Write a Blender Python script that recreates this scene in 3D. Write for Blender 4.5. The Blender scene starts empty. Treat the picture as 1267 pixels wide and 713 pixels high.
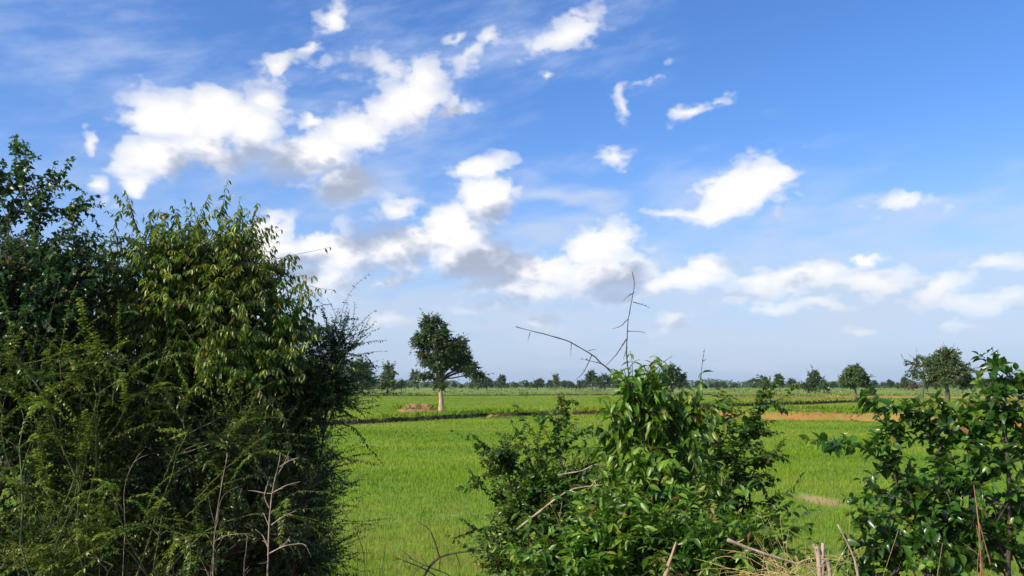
import bpy, math, random
import numpy as np

# ------------------------------------------------------------------ camera, sky, sun, exposure
S = bpy.context.scene
R = math.radians
FPX, CX, CY, HOR = 1054.0, 633.5, 356.5, 476.0      # focal length in photo pixels, centre, horizon row
CAM_H = 2.5
PITCH = math.atan((HOR - CY) / FPX)
cam = bpy.data.objects.new('camera', bpy.data.cameras.new('camera'))
S.collection.objects.link(cam)
cam.location = (0, 0, CAM_H)
cam.rotation_euler = (R(90) + PITCH, 0, 0)
cam.data.sensor_width = 36
cam.data.lens = 36 * FPX / 1267
cam.data.clip_start = 0.05
cam.data.clip_end = 20000
S.camera = cam
S.view_settings.view_transform = 'Standard'
S.view_settings.look = 'None'
S.view_settings.exposure = 0.3
S.view_settings.gamma = 1.0
S.view_settings.use_curve_mapping = False
S.cycles.max_bounces = 4
S.cycles.transparent_max_bounces = 6
S.cycles.use_denoising = True

SUN_AZ, SUN_EL = R(-122), R(36)      # azimuth from +Y (the view), negative = left; a little behind the camera
sun_dir = np.array([math.sin(SUN_AZ) * math.cos(SUN_EL), math.cos(SUN_AZ) * math.cos(SUN_EL), math.sin(SUN_EL)])
sl = bpy.data.lights.new('sun', 'SUN')
sl.energy = 5.0
sl.angle = R(0.53)
sl.color = (1.0, 0.90, 0.74)
sun = bpy.data.objects.new('sun', sl)
S.collection.objects.link(sun)
from mathutils import Vector
sun.rotation_euler = Vector(sun_dir).to_track_quat('Z', 'Y').to_euler()


def cdir(px, py):
    x, y = (px - CX) / FPX, (CY - py) / FPX
    c, s = math.cos(PITCH), math.sin(PITCH)
    return np.array([x, c - y * s, s + y * c])


def azel(px, py):                                   # compass direction of a point of the sky, in units of 10 degrees
    d = cdir(px, py)
    return math.degrees(math.atan2(d[0], d[1])) / 10, math.degrees(math.atan2(d[2], math.hypot(d[0], d[1]))) / 10


class NT:
    def __init__(s, tree):
        s.t = tree

    def n(s, typ, ins=None, **kw):
        nd = s.t.nodes.new(typ)
        for k, v in kw.items():
            setattr(nd, k, v)
        for k, v in (ins or {}).items():
            sk = nd.inputs[k]
            if isinstance(v, bpy.types.NodeSocket):
                s.t.links.new(v, sk)
            else:
                sk.default_value = v
        return nd

    def m(s, op, a, b=0.0, c=0.0, clamp=False):
        nd = s.n('ShaderNodeMath', {0: a, 1: b, 2: c}, operation=op, use_clamp=clamp)
        return nd.outputs[0]

    def vm(s, op, a, b=(0, 0, 0), **kw):
        nd = s.n('ShaderNodeVectorMath', {0: a, 1: b}, operation=op, **kw)
        return nd

    def mr(s, v, a, b, c=0.0, d=1.0, smooth=True):
        return s.n('ShaderNodeMapRange', {'Value': v, 'From Min': a, 'From Max': b, 'To Min': c, 'To Max': d},
                   interpolation_type='SMOOTHSTEP' if smooth else 'LINEAR').outputs[0]

    def mix(s, f, a, b, mode='MIX'):
        nd = s.n('ShaderNodeMix', data_type='RGBA', blend_type=mode)
        for i, v in ((0, f), (6, a), (7, b)):
            if isinstance(v, bpy.types.NodeSocket):
                s.t.links.new(v, nd.inputs[i])
            else:
                nd.inputs[i].default_value = v if i == 0 else (*v, 1)
        return nd.outputs[2]

    def noise(s, vec, scale, detail=4, rough=0.55, dist=0.0, lac=2.0):
        return s.n('ShaderNodeTexNoise', {'Vector': vec, 'Scale': scale, 'Detail': detail, 'Roughness': rough, 'Lacunarity': lac,
                                          'Distortion': dist}, noise_dimensions='3D').outputs[0]

    def ramp(s, f, stops, interp='LINEAR'):
        nd = s.n('ShaderNodeValToRGB', {0: f})
        cr = nd.color_ramp
        cr.interpolation = interp
        while len(cr.elements) < len(stops):
            cr.elements.new(0.5)
        for e, (p, c) in zip(cr.elements, stops):
            e.position = p
            e.color = (*c, 1)
        return nd.outputs[0]


# clouds of the sky: centre and radii in photo pixels turned into compass directions; (x, y, rx, ry, tilt, weight)
CUMULUS = [
    # big white cloud, left
    (205, 145, 56, 36, 0, 1.0), (268, 148, 72, 38, 5, 1.0), (325, 130, 34, 26, 0, .8), (190, 200, 52, 38, 10, 1.0), (250, 185, 70, 42, 0, 1.0),
    (315, 165, 48, 40, 0, .9), (168, 225, 26, 16, 0, .8),
    # second cloud with the grey foot
    (385, 195, 62, 42, 0, 1.0), (440, 165, 70, 40, 20, .95), (500, 125, 70, 40, 22, 1.0), (560, 132, 36, 22, 10, .8), (425, 225, 50, 26, 0, .95),
    (383, 150, 20, 11, 0, .8), (480, 85, 46, 20, -15, .4), (520, 95, 44, 26, 0, .7),
    # broken tops above them
    (345, 82, 38, 26, 20, .62), (410, 20, 28, 17, 20, .72), (385, 52, 22, 13, 50, .5), (440, 80, 30, 16, 10, .32), (590, 72, 50, 12, 28, .4), (610, 48, 22, 16, 30, .5),
    (698, 42, 56, 26, 22, .68), (676, 97, 14, 9, 0, .45), (568, 45, 24, 8, 30, .38),
    (770, 125, 9, 26, -10, .45), (845, 130, 30, 13, 30, .6), (815, 94, 24, 6, 12, .38), (885, 120, 26, 7, 0, .35), (767, 200, 20, 16, 0, .5),
    (117, 173, 12, 9, 0, .55), (124, 230, 16, 19, 20, .6),
    # long bank, centre
    (335, 285, 42, 24, 15, .95), (345, 315, 60, 36, 0, 1.0), (415, 305, 72, 36, 0, 1.1), (395, 345, 66, 28, 0, .95), (490, 305, 70, 38, 5, 1.05),
    (560, 290, 64, 42, 15, 1.15), (605, 250, 38, 42, 0, 1.0), (600, 207, 44, 22, 15, .9), (490, 258, 36, 20, 10, .6), (590, 325, 70, 34, 0, 1.15),
    (660, 335, 90, 34, 0, 1.1), (745, 305, 58, 26, 5, 1.05), (750, 340, 76, 32, 0, 1.0), (650, 358, 90, 18, 0, .95), (492, 341, 34, 10, 5, .8),
    # clouds to the right of it
    (850, 345, 62, 24, 12, 1.0), (880, 325, 26, 20, 0, .95), (815, 355, 42, 16, 0, .9), (760, 368, 60, 13, 0, .7),
    (915, 232, 66, 32, 14, 1.15), (945, 218, 50, 24, 10, 1.0), (880, 260, 56, 15, 4, .95), (835, 265, 34, 10, 0, .45), (965, 255, 18, 22, -10, .4),
    (985, 345, 88, 22, 4, .9), (1025, 332, 46, 16, 0, .8), (930, 352, 36, 15, 0, .85), (1080, 322, 30, 15, 5, .95), (1075, 345, 70, 18, 0, .7),
    (1150, 362, 48, 16, 14, .85), (1195, 375, 70, 16, 0, .8), (1240, 368, 42, 12, 0, .7), (1235, 328, 55, 11, 4, .5),
    (840, 396, 34, 13, 20, .75), (1125, 254, 58, 13, 6, .5), (670, 394, 38, 13, 0, .75), (1065, 411, 30, 9, 0, .7), (960, 380, 66, 11, 0, .8), (470, 396, 44, 10, 0, .6), (1180, 408, 40, 8, 0, .6), (600, 378, 50, 9, 0, .55), (1020, 376, 40, 9, 0, .6),
]
THICK = [(345, 215, 60, 34, 0, .5), (420, 215, 60, 36, 0, .8), (290, 235, 50, 14, 0, .15), (370, 330, 90, 28, 0, .8), (450, 325, 90, 28, 5, .9), (560, 300, 60, 26, 15, .8), (610, 330, 70, 26, 0, .8), (680, 345, 110, 28, 0, 1.0),
         (755, 345, 60, 34, 0, 1.0), (640, 300, 40, 20, 0, .5), (880, 358, 50, 14, 10, .7), (910, 262, 60, 12, 5, .4), (1010, 358, 90, 14, 0, .7), (1080, 350, 60, 14, 0, .7), (1190, 385, 90, 12, 0, .7), (470, 190, 60, 20, 20, .4),
         (530, 150, 50, 16, 20, .25), (600, 275, 46, 30, 20, .7), (500, 300, 60, 22, 0, .6), (700, 320, 60, 20, 0, .5), (180, 225, 40, 18, 0, .3), (840, 404, 30, 6, 15, .4), (500, 80, 80, 30, 0, .3), (767, 205, 25, 18, 0, .5), (400, 60, 80, 40, 0, .25)]
VEILS = [(690, 248, 110, 30, -22, .55), (560, 235, 130, 26, -8, .3), (1000, 300, 300, 34, 0, .42), (1220, 310, 170, 50, 0, .5), (850, 300, 120, 30, 0, .45), (1000, 370, 420, 50, 0, .7), (620, 410, 380, 16, 0, .5), (1100, 395, 300, 14, 0, .6), (820, 440, 420, 12, 0, .5), (480, 380, 160, 20, 5, .5),
         (500, 390, 420, 40, 0, .45), (700, 330, 230, 44, 0, .4), (100, 60, 260, 60, -20, .10), (240, 180, 130, 90, 0, .2), (470, 150, 170, 100, 20, .2), (300, 430, 700, 24, 0, .3), (1000, 425, 420, 26, 0, .45),
         (930, 250, 120, 50, 0, .25), (650, 60, 160, 44, 20, .14), (1120, 270, 110, 30, 8, .42)]


def blob_field(name, blobs, soft):
    g = bpy.data.node_groups.new(name, 'ShaderNodeTree')
    g.interface.new_socket('Dir', in_out='INPUT', socket_type='NodeSocketVector')
    g.interface.new_socket('Value', in_out='OUTPUT', socket_type='NodeSocketFloat')
    N = NT(g)
    gi, go = g.nodes.new('NodeGroupInput'), g.nodes.new('NodeGroupOutput')
    one = N.vm('ADD', gi.outputs[0], (0, 0, 1)).outputs[0]
    acc, vec = None, one
    for q, (x, y, rx, ry, rot, w) in enumerate(blobs):
        if q and q % 6 == 0:                        # keeps the shader's working memory small: the next six wait for the last
            vec = N.vm('ADD', one, N.n('ShaderNodeCombineXYZ', {2: N.m('MULTIPLY', acc, 1e-6)}).outputs[0]).outputs[0]
        a, e = azel(x, y)
        a2, _ = azel(x + 10, y)
        _, e2 = azel(x, y - 10)
        sx, sy, c, sn = rx * (a2 - a) / 10, ry * (e2 - e) / 10, math.cos(R(rot)), math.sin(R(rot))
        if rot:
            u = N.vm('DOT_PRODUCT', vec, (c / sx, sn / sx, -(a * c + e * sn) / sx)).outputs['Value']
            q2 = N.vm('DOT_PRODUCT', vec, (-sn / sy, c / sy, (a * sn - e * c) / sy)).outputs['Value']
            ln = N.m('SQRT', N.m('MULTIPLY_ADD', u, u, N.m('MULTIPLY', q2, q2)))
        else:
            k = N.vm('MULTIPLY_ADD', vec, (1 / sx, 1 / sy, 0))
            k.inputs[2].default_value = (-a / sx, -e / sy, 0)
            ln = N.vm('LENGTH', k.outputs[0]).outputs['Value']
        v = N.m('MULTIPLY_ADD', ln, -w, w)
        acc = v if acc is None else N.m('SMOOTH_MAX', acc, v, soft)
    g.links.new(acc, go.inputs[0])
    return g


def build_world():
    world = bpy.data.worlds.new('World')
    S.world = world
    world.use_nodes = True
    world.cycles.sampling_method = 'NONE'           # the whole sky lights evenly: no importance map needed
    t = world.node_tree
    t.nodes.clear()
    N = NT(t)
    cum, veil = blob_field('cumulus_field', CUMULUS, .22), blob_field('veil_field', VEILS, .15)

    # density of cloud along one direction, used twice: here, and a little nearer the sun
    g = bpy.data.node_groups.new('cloud_density', 'ShaderNodeTree')
    g.interface.new_socket('Dir', in_out='INPUT', socket_type='NodeSocketVector')
    g.interface.new_socket('Density', in_out='OUTPUT', socket_type='NodeSocketFloat')
    g.interface.new_socket('Angles', in_out='OUTPUT', socket_type='NodeSocketVector')
    g.interface.new_socket('Base', in_out='OUTPUT', socket_type='NodeSocketFloat')
    G = NT(g)
    gi, go = g.nodes.new('NodeGroupInput'), g.nodes.new('NodeGroupOutput')
    d = gi.outputs[0]
    sep = G.n('ShaderNodeSeparateXYZ', {0: d})
    az = G.m('MULTIPLY', G.m('ARCTAN2', sep.outputs[0], sep.outputs[1]), 18 / math.pi)
    el = G.m('MULTIPLY', G.m('ARCSINE', sep.outputs[2]), 18 / math.pi)
    ang = G.n('ShaderNodeCombineXYZ', {0: az, 1: el, 2: 0.0}).outputs[0]
    # swirl the outline
    fl = G.vm('MULTIPLY', d, (1, 1, 1.5)).outputs[0]
    wn = G.n('ShaderNodeTexNoise', {'Vector': fl, 'Scale': 13.0, 'Detail': 3.0, 'Roughness': .6}).outputs['Color']
    w1 = G.vm('SUBTRACT', wn, (.5, .5, .5)).outputs[0]
    wa = G.vm('MULTIPLY', w1, (.40, .30, 0)).outputs[0]
    angw = G.vm('ADD', ang, wa).outputs[0]
    bl = G.n('ShaderNodeGroup')
    bl.node_tree = cum
    g.links.new(angw, bl.inputs[0])
    n1 = G.noise(fl, 17, 8, .62)
    n2 = G.noise(fl, 70, 5, .6)
    vor = G.n('ShaderNodeTexVoronoi', {'Vector': G.vm('ADD', fl, G.vm('MULTIPLY', w1, (.04, .04, .04)).outputs[0]).outputs[0], 'Scale': 34.0},
              feature='F1').outputs['Distance']
    nz = G.m('ADD', G.m('MULTIPLY', G.m('SUBTRACT', n1, .47), 1.3), G.m('MULTIPLY', G.m('SUBTRACT', n2, .5), .5))
    vor2 = G.n('ShaderNodeTexVoronoi', {'Vector': G.vm('ADD', fl, G.vm('MULTIPLY', w1, (.03, .03, .03)).outputs[0]).outputs[0], 'Scale': 85.0}).outputs['Distance']
    nz = G.m('ADD', nz, G.m('ADD', G.m('MULTIPLY', G.m('SUBTRACT', .46, vor), .5), G.m('MULTIPLY', G.m('SUBTRACT', .45, vor2), .25)))
    # scattered clouds for the rest of the sky, away from the part of it in the photograph
    far = G.mr(G.m('ABSOLUTE', az), 3.6, 4.8)
    hi = G.mr(el, 2.6, 3.6)
    away = G.m('MAXIMUM', far, hi)
    low = G.m('MULTIPLY', G.m('SUBTRACT', G.noise(G.vm('MULTIPLY', d, (1, 1, 2)).outputs[0], 3.0, 2, .5), .58), 3.0)
    other = G.m('SUBTRACT', low, G.m('MULTIPLY', G.m('SUBTRACT', 1.0, away), 4.0))
    base = G.m('MAXIMUM', bl.outputs[0], other)
    den = G.m('ADD', base, nz)
    g.links.new(den, go.inputs[0])
    g.links.new(ang, go.inputs[1])
    g.links.new(base, go.inputs[2])

    tc = N.n('ShaderNodeTexCoord').outputs['Generated']
    dirn = N.vm('NORMALIZE', tc).outputs[0]

    def dens(vec):
        q = N.n('ShaderNodeGroup')
        q.node_tree = g
        t.links.new(vec, q.inputs[0])
        return q
    q0 = dens(dirn)
    q1 = dens(N.vm('NORMALIZE', N.vm('ADD', dirn, (-.028, -.004, .052)).outputs[0]).outputs[0])
    ang = q0.outputs[1]
    sp = N.n('ShaderNodeSeparateXYZ', {0: ang})
    elev = sp.outputs[1]
    alpha = N.m('MULTIPLY', N.mr(q0.outputs[0], -.10, .30), N.mr(q0.outputs[2], -.05, .75, .35, 1.0))
    alpha = N.m('MULTIPLY', alpha, N.mr(elev, .15, .9, .25, .97))
    # shading of the cloud bodies: thick towards the sun = grey, thin towards the sun = white
    tq = N.n('ShaderNodeGroup')
    tq.node_tree = blob_field('thickness_field', THICK, .2)
    twn = N.n('ShaderNodeTexNoise', {'Vector': dirn, 'Scale': 18.0, 'Detail': 2.0}).outputs['Color']
    t.links.new(N.vm('ADD', ang, N.vm('MULTIPLY', N.vm('SUBTRACT', twn, (.5, .5, .5)).outputs[0], (.7, .5, 0)).outputs[0]).outputs[0], tq.inputs[0])
    body = N.m('ADD', N.m('MULTIPLY', q1.outputs[0], .95), N.m('MULTIPLY', q0.outputs[0], -.30))
    thick = N.m('ADD', body, N.m('MULTIPLY', N.mr(tq.outputs[0], -.4, .55), .6))
    lit = N.mr(thick, -.05, .92, 1.0, 0.0, smooth=False)
    ccol = N.ramp(lit, [(0, (.42, .47, .59)), (.25, (.53, .58, .70)), (.5, (.74, .77, .86)), (.72, (.97, .96, .98)), (1, (1.08, 1.05, 1.0))])
    # veils
    vq = N.n('ShaderNodeGroup')
    vq.node_tree = veil
    wn = N.n('ShaderNodeTexNoise', {'Vector': N.vm('MULTIPLY', dirn, (1, 1, 3)).outputs[0], 'Scale': 7.0, 'Detail': 2.0}).outputs['Color']
    t.links.new(N.vm('ADD', ang, N.vm('MULTIPLY', N.vm('SUBTRACT', wn, (.5, .5, .5)).outputs[0], (1.6, .9, 0)).outputs[0]).outputs[0], vq.inputs[0])
    rotd = N.n('ShaderNodeVectorRotate', {'Vector': dirn, 'Axis': (0, 1, 0), 'Angle': R(14)}, rotation_type='AXIS_ANGLE').outputs[0]
    vn = N.noise(N.vm('MULTIPLY', rotd, (1, 1, 3.6)).outputs[0], 9, 6, .62)
    va = N.mr(N.m('ADD', vq.outputs[0], N.m('MULTIPLY', N.m('SUBTRACT', vn, .5), 1.1)), -.2, .6, 0, .75)
    va = N.m('MULTIPLY', va, N.mr(elev, -.1, .5, .5, 1.0))
    vcol = N.ramp(N.mr(elev, .5, 2.2), [(0, (.60, .69, .84)), (1, (.64, .75, .98))])

    sky = N.n('ShaderNodeTexSky', sky_type='NISHITA', sun_disc=False, sun_elevation=SUN_EL, sun_rotation=SUN_AZ, altitude=0, air_density=1.0,
              dust_density=1.2, ozone_density=2.0)
    skc = N.vm('SCALE', sky.outputs[0])
    skc.inputs['Scale'].default_value = SKY_K
    skc = N.vm('MULTIPLY', skc.outputs[0], SKY_TINT).outputs[0]
    hs = N.n('ShaderNodeHueSaturation', {'Saturation': 1.18, 'Color': skc}).outputs[0]
    # a paler, bluer band of humid air above the horizon
    hs = N.mix(N.mr(elev, -.4, 1.7, .85, 0.0), hs, (.45, .60, .85))
    hs = N.mix(va, hs, vcol)
    hs = N.mix(alpha, hs, ccol)
    bg = N.n('ShaderNodeBackground', {'Color': N.vm('SCALE', hs, **{}).outputs[0], 'Strength': 0.1})
    # the sky texture and the clouds are worked out at picture brightness; strength 0.1 brings them back
    sc = bg.inputs['Color'].links[0].from_node
    sc.inputs['Scale'].default_value = 8.3
    out = N.n('ShaderNodeOutputWorld')
    t.links.new(bg.outputs[0], out.inputs[0])


SKY_K = 0.165
SKY_TINT = (.92, .97, 1.2)
build_world()

# ------------------------------------------------------------------ helpers
def at(px, py, depth):                              # a point of the place seen at that pixel, depth metres ahead
    d = cdir(px, py)
    return np.array([0, 0, CAM_H]) + d * (depth / d[1])


def on_field(px, py):
    d = cdir(px, py)
    k = -CAM_H / d[2]
    return np.array([d[0] * k, d[1] * k, 0.0])


def unit(a):
    return a / np.maximum(np.linalg.norm(a, axis=-1, keepdims=True), 1e-9)


def ground_z(x, y):                                 # the road bank the camera stands on, falling to the flat field
    x, y = np.asarray(x, float), np.asarray(y, float)
    t = np.clip((y - 3.2) / 4.8, 0, 1)
    s = 1 - t * t * (3 - 2 * t)
    return .95 * s


class MB:
    """collects triangles in numpy and links them as ONE mesh object"""
    def __init__(s):
        s.v, s.f, s.t, s.n = [], [], [], 0

    def add(s, v, f, tone=None):
        v = np.asarray(v, float).reshape(-1, 3)
        f = np.asarray(f, int).reshape(-1, 3)
        s.v.append(v)
        s.f.append(f + s.n)
        s.t.append(np.zeros(len(v)) if tone is None else np.broadcast_to(np.asarray(tone, float), (len(v),)))
        s.n += len(v)

    def tubes(s, P, r0, r1, sides=4, tone=None, cap=False):
        """P (N,K,3) polylines, r0/r1 radii at start and end"""
        P = np.asarray(P, float)
        if P.ndim == 2:
            P = P[None]
        N_, K, _ = P.shape
        T = np.empty_like(P)
        T[:, 1:-1] = P[:, 2:] - P[:, :-2]
        T[:, 0] = P[:, 1] - P[:, 0]
        T[:, -1] = P[:, -1] - P[:, -2]
        T = unit(T)
        ref = np.where(np.abs(T[:, :1, 2:3]) > .9, np.array([1., 0, 0]), np.array([0, 0, 1.]))
        A = unit(np.cross(T, np.broadcast_to(ref, T.shape)))
        B = np.cross(T, A)
        r0 = np.broadcast_to(np.asarray(r0, float), (N_,))
        r1 = np.broadcast_to(np.asarray(r1, float), (N_,))
        u = np.linspace(0, 1, K)
        rad = r0[:, None] * (1 - u) + r1[:, None] * u
        th = np.arange(sides) * 2 * math.pi / sides
        V = P[:, :, None] + rad[:, :, None, None] * (A[:, :, None] * np.cos(th)[:, None] + B[:, :, None] * np.sin(th)[:, None])
        i = np.arange(K - 1)[:, None] * sides
        j = np.arange(sides)[None]
        j2 = (j + 1) % sides
        a, b, c, d = i + j, i + j2, i + sides + j2, i + sides + j
        F = np.concatenate([np.stack([a, b, c], -1).reshape(-1, 3), np.stack([a, c, d], -1).reshape(-1, 3)])
        if cap:
            last = (K - 1) * sides
            F = np.concatenate([F, [[last, last + q, last + q + 1] for q in range(1, sides - 1)], [[0, q + 1, q] for q in range(1, sides - 1)]])
        F = (np.arange(N_) * K * sides)[:, None, None] + F[None]
        tn = None if tone is None else np.repeat(np.broadcast_to(tone, (N_,)), K * sides)
        s.add(V, F, tn)

    def leaves(s, pos, axis, nrm, L, W, kind='full', curl=.25, fold=.22, tone=None):
        n_ = len(pos)
        if n_ == 0:
            return
        axis = unit(axis)
        side = unit(np.cross(axis, nrm))
        nrm = np.cross(side, axis)
        if kind == 'full':
            T = np.array([(0, 0, 0), (-.45, .30, 1), (0, .32, 0), (.45, .30, 1), (-.38, .65, 1), (0, .67, 0), (.38, .65, 1), (0, 1, 0)])
            F = [(0, 2, 1), (0, 3, 2), (1, 2, 5), (1, 5, 4), (2, 3, 6), (2, 6, 5), (4, 5, 7), (5, 6, 7)]
        elif kind == 'mid':
            T = np.array([(0, 0, 0), (-.5, .45, 1), (0, .5, 0), (.5, .45, 1), (0, 1, 0)])
            F = [(0, 2, 1), (0, 3, 2), (1, 2, 4), (2, 3, 4)]
        else:
            T = np.array([(0, 0, 0), (-.5, .5, 0), (.5, .5, 0), (0, 1, 0)])
            F = [(0, 2, 1), (1, 2, 3)]
        L = np.broadcast_to(L, (n_,))
        W = np.broadcast_to(W, (n_,))
        z = T[None, :, 2] * fold * W[:, None] - curl * L[:, None] * T[None, :, 1] ** 2
        V = pos[:, None] + side[:, None] * (T[None, :, 0:1] * W[:, None, None]) + axis[:, None] * (T[None, :, 1:2] * L[:, None, None]) + nrm[:, None] * z[:, :, None]
        F = (np.arange(n_) * len(T))[:, None, None] + np.array(F)[None]
        tn = None if tone is None else np.repeat(np.broadcast_to(tone, (n_,)), len(T))
        s.add(V, F, tn)

    def build(s, name, mat, parent=None, smooth=True):
        V = np.concatenate(s.v)
        F = np.concatenate(s.f)
        T = np.concatenate(s.t)
        if parent is not None:
            V = V - np.array(parent['_o'])
        me = bpy.data.meshes.new(name)
        me.vertices.add(len(V))
        me.vertices.foreach_set('co', V.astype(np.float32).ravel())
        me.loops.add(len(F) * 3)
        me.loops.foreach_set('vertex_index', F.astype(np.int32).ravel())
        me.polygons.add(len(F))
        me.polygons.foreach_set('loop_start', np.arange(0, len(F) * 3, 3, dtype=np.int32))
        me.polygons.foreach_set('use_smooth', np.full(len(F), smooth))
        at_ = me.attributes.new('tone', 'FLOAT', 'POINT')
        at_.data.foreach_set('value', T.astype(np.float32))
        me.materials.append(mat)
        me.update(calc_edges=True)
        o = bpy.data.objects.new(name, me)
        S.collection.objects.link(o)
        o.parent = parent
        return o


def tag(o, label, cat=None, group=None, kind=None):
    if label:
        o['label'] = label
    if cat:
        o['category'] = cat
    if group:
        o['group'] = group
    if kind:
        o['kind'] = kind
    return o


def thing(name, loc, label, cat, group=None):
    o = bpy.data.objects.new(name, None)
    S.collection.objects.link(o)
    o.location = tuple(float(v) for v in loc)
    o.empty_display_size = .2
    o['_o'] = [float(v) for v in loc]
    return tag(o, label, cat, group)


def copy_thing(root, loc, rz=0, sc=1, label=None, group=None):
    r = root.copy()
    S.collection.objects.link(r)
    r.location = tuple(float(v) for v in loc)
    r.rotation_euler = (0, 0, rz)
    r.scale = (sc, sc, sc) if np.isscalar(sc) else sc
    if label:
        r['label'] = label
    if group:
        r['group'] = group
    for ch in list(root.children):
        c = ch.copy()
        S.collection.objects.link(c)
        c.parent = r
    return r


# ------------------------------------------------------------------ materials
def mat(name):
    m = bpy.data.materials.new(name)
    m.use_nodes = True
    m.node_tree.nodes.clear()
    N = NT(m.node_tree)
    out = N.n('ShaderNodeOutputMaterial')
    return m, N, out


def leaf_mat(name, stops, rough=.38, trans=.4, spec=.5, tcol=(1.25, 1.3, .55)):
    m, N, out = mat(name)
    tone = N.n('ShaderNodeAttribute', attribute_name='tone').outputs['Fac']
    pos = N.n('ShaderNodeTexCoord').outputs['Object']
    nz = N.noise(pos, 3.0, 3)
    col = N.ramp(tone, stops)
    col = N.n('ShaderNodeHueSaturation', {'Color': col, 'Value': N.mr(nz, .3, .7, .8, 1.2), 'Hue': N.mr(nz, .3, .7, .49, .51)}).outputs[0]
    p = N.n('ShaderNodeBsdfPrincipled', {'Base Color': col, 'Roughness': rough, 'Specular IOR Level': spec})
    tr = N.n('ShaderNodeBsdfTranslucent', {'Color': N.vm('MULTIPLY', col, tcol).outputs[0]})
    mx = N.n('ShaderNodeMixShader', {0: trans, 1: p.outputs[0], 2: tr.outputs[0]})
    m.node_tree.links.new(mx.outputs[0], out.inputs[0])
    return m


def bark_mat(name, a, b, scale=30, rough=.85):
    m, N, out = mat(name)
    pos = N.n('ShaderNodeTexCoord').outputs['Object']
    nz = N.noise(N.vm('MULTIPLY', pos, (1, 1, .35)).outputs[0], scale, 6, .65)
    col = N.ramp(nz, [(.3, a), (.7, b)])
    bp = N.n('ShaderNodeBump', {'Height': nz, 'Strength': .5, 'Distance': .02})
    p = N.n('ShaderNodeBsdfPrincipled', {'Base Color': col, 'Roughness': rough, 'Normal': bp.outputs[0]})
    m.node_tree.links.new(p.outputs[0], out.inputs[0])
    return m


M_droop = leaf_mat('drooping_leaves', [(0, (.035, .08, .008)), (.5, (.13, .21, .018)), (.8, (.26, .33, .03)), (.93, (.27, .22, .035)), (.985, (.26, .15, .05))])
M_round = leaf_mat('round_leaves', [(0, (.025, .07, .022)), (.6, (.05, .115, .03)), (.93, (.10, .17, .035)), (.985, (.26, .15, .05))], rough=.36)
M_fine = leaf_mat('fine_leaves', [(0, (.05, .10, .01)), (.5, (.14, .22, .02)), (.93, (.32, .38, .05)), (.985, (.26, .15, .05))])
M_darkfine = leaf_mat('thorn_leaves', [(0, (.02, .05, .01)), (.6, (.06, .12, .018)), (.93, (.15, .22, .03)), (.985, (.26, .15, .05))])
M_big = leaf_mat('broad_leaves', [(0, (.035, .10, .008)), (.45, (.09, .19, .015)), (.85, (.22, .34, .035)), (.93, (.30, .34, .06)), (.985, (.26, .15, .05))], rough=.36)
M_mid = leaf_mat('shrub_leaves', [(0, (.028, .075, .01)), (.5, (.08, .16, .018)), (.93, (.22, .32, .04)), (.985, (.26, .15, .05))], rough=.36)
M_gloss = leaf_mat('glossy_leaves', [(0, (.022, .07, .01)), (.5, (.06, .145, .018)), (.85, (.16, .29, .03)), (.93, (.26, .30, .04)), (.985, (.26, .15, .05))], rough=.3, spec=.55)
M_tree = leaf_mat('tree_leaves', [(0, (.028, .07, .012)), (.6, (.05, .105, .018)), (1, (.10, .15, .028))], trans=.25)
M_tree2 = leaf_mat('pale_tree_leaves', [(0, (.05, .10, .02)), (.6, (.09, .15, .03)), (1, (.15, .2, .04))], trans=.3)
M_brownleaf = leaf_mat('brown_tree_leaves', [(0, (.10, .06, .03)), (.6, (.17, .10, .05)), (1, (.12, .14, .04))], trans=.3)
M_bark = bark_mat('bark', (.05, .037, .026), (.14, .105, .075))
M_pale = bark_mat('pale_bark', (.27, .17, .095), (.52, .37, .24), 5)
M_dark = bark_mat('dark_twig', (.03, .024, .02), (.08, .06, .045))
M_green = bark_mat('green_stem', (.06, .08, .02), (.13, .14, .04))
M_dry = bark_mat('dry_wood', (.17, .12, .08), (.52, .41, .29), 28)
M_straw = bark_mat('straw', (.40, .29, .10), (.60, .47, .21), 20)


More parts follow.
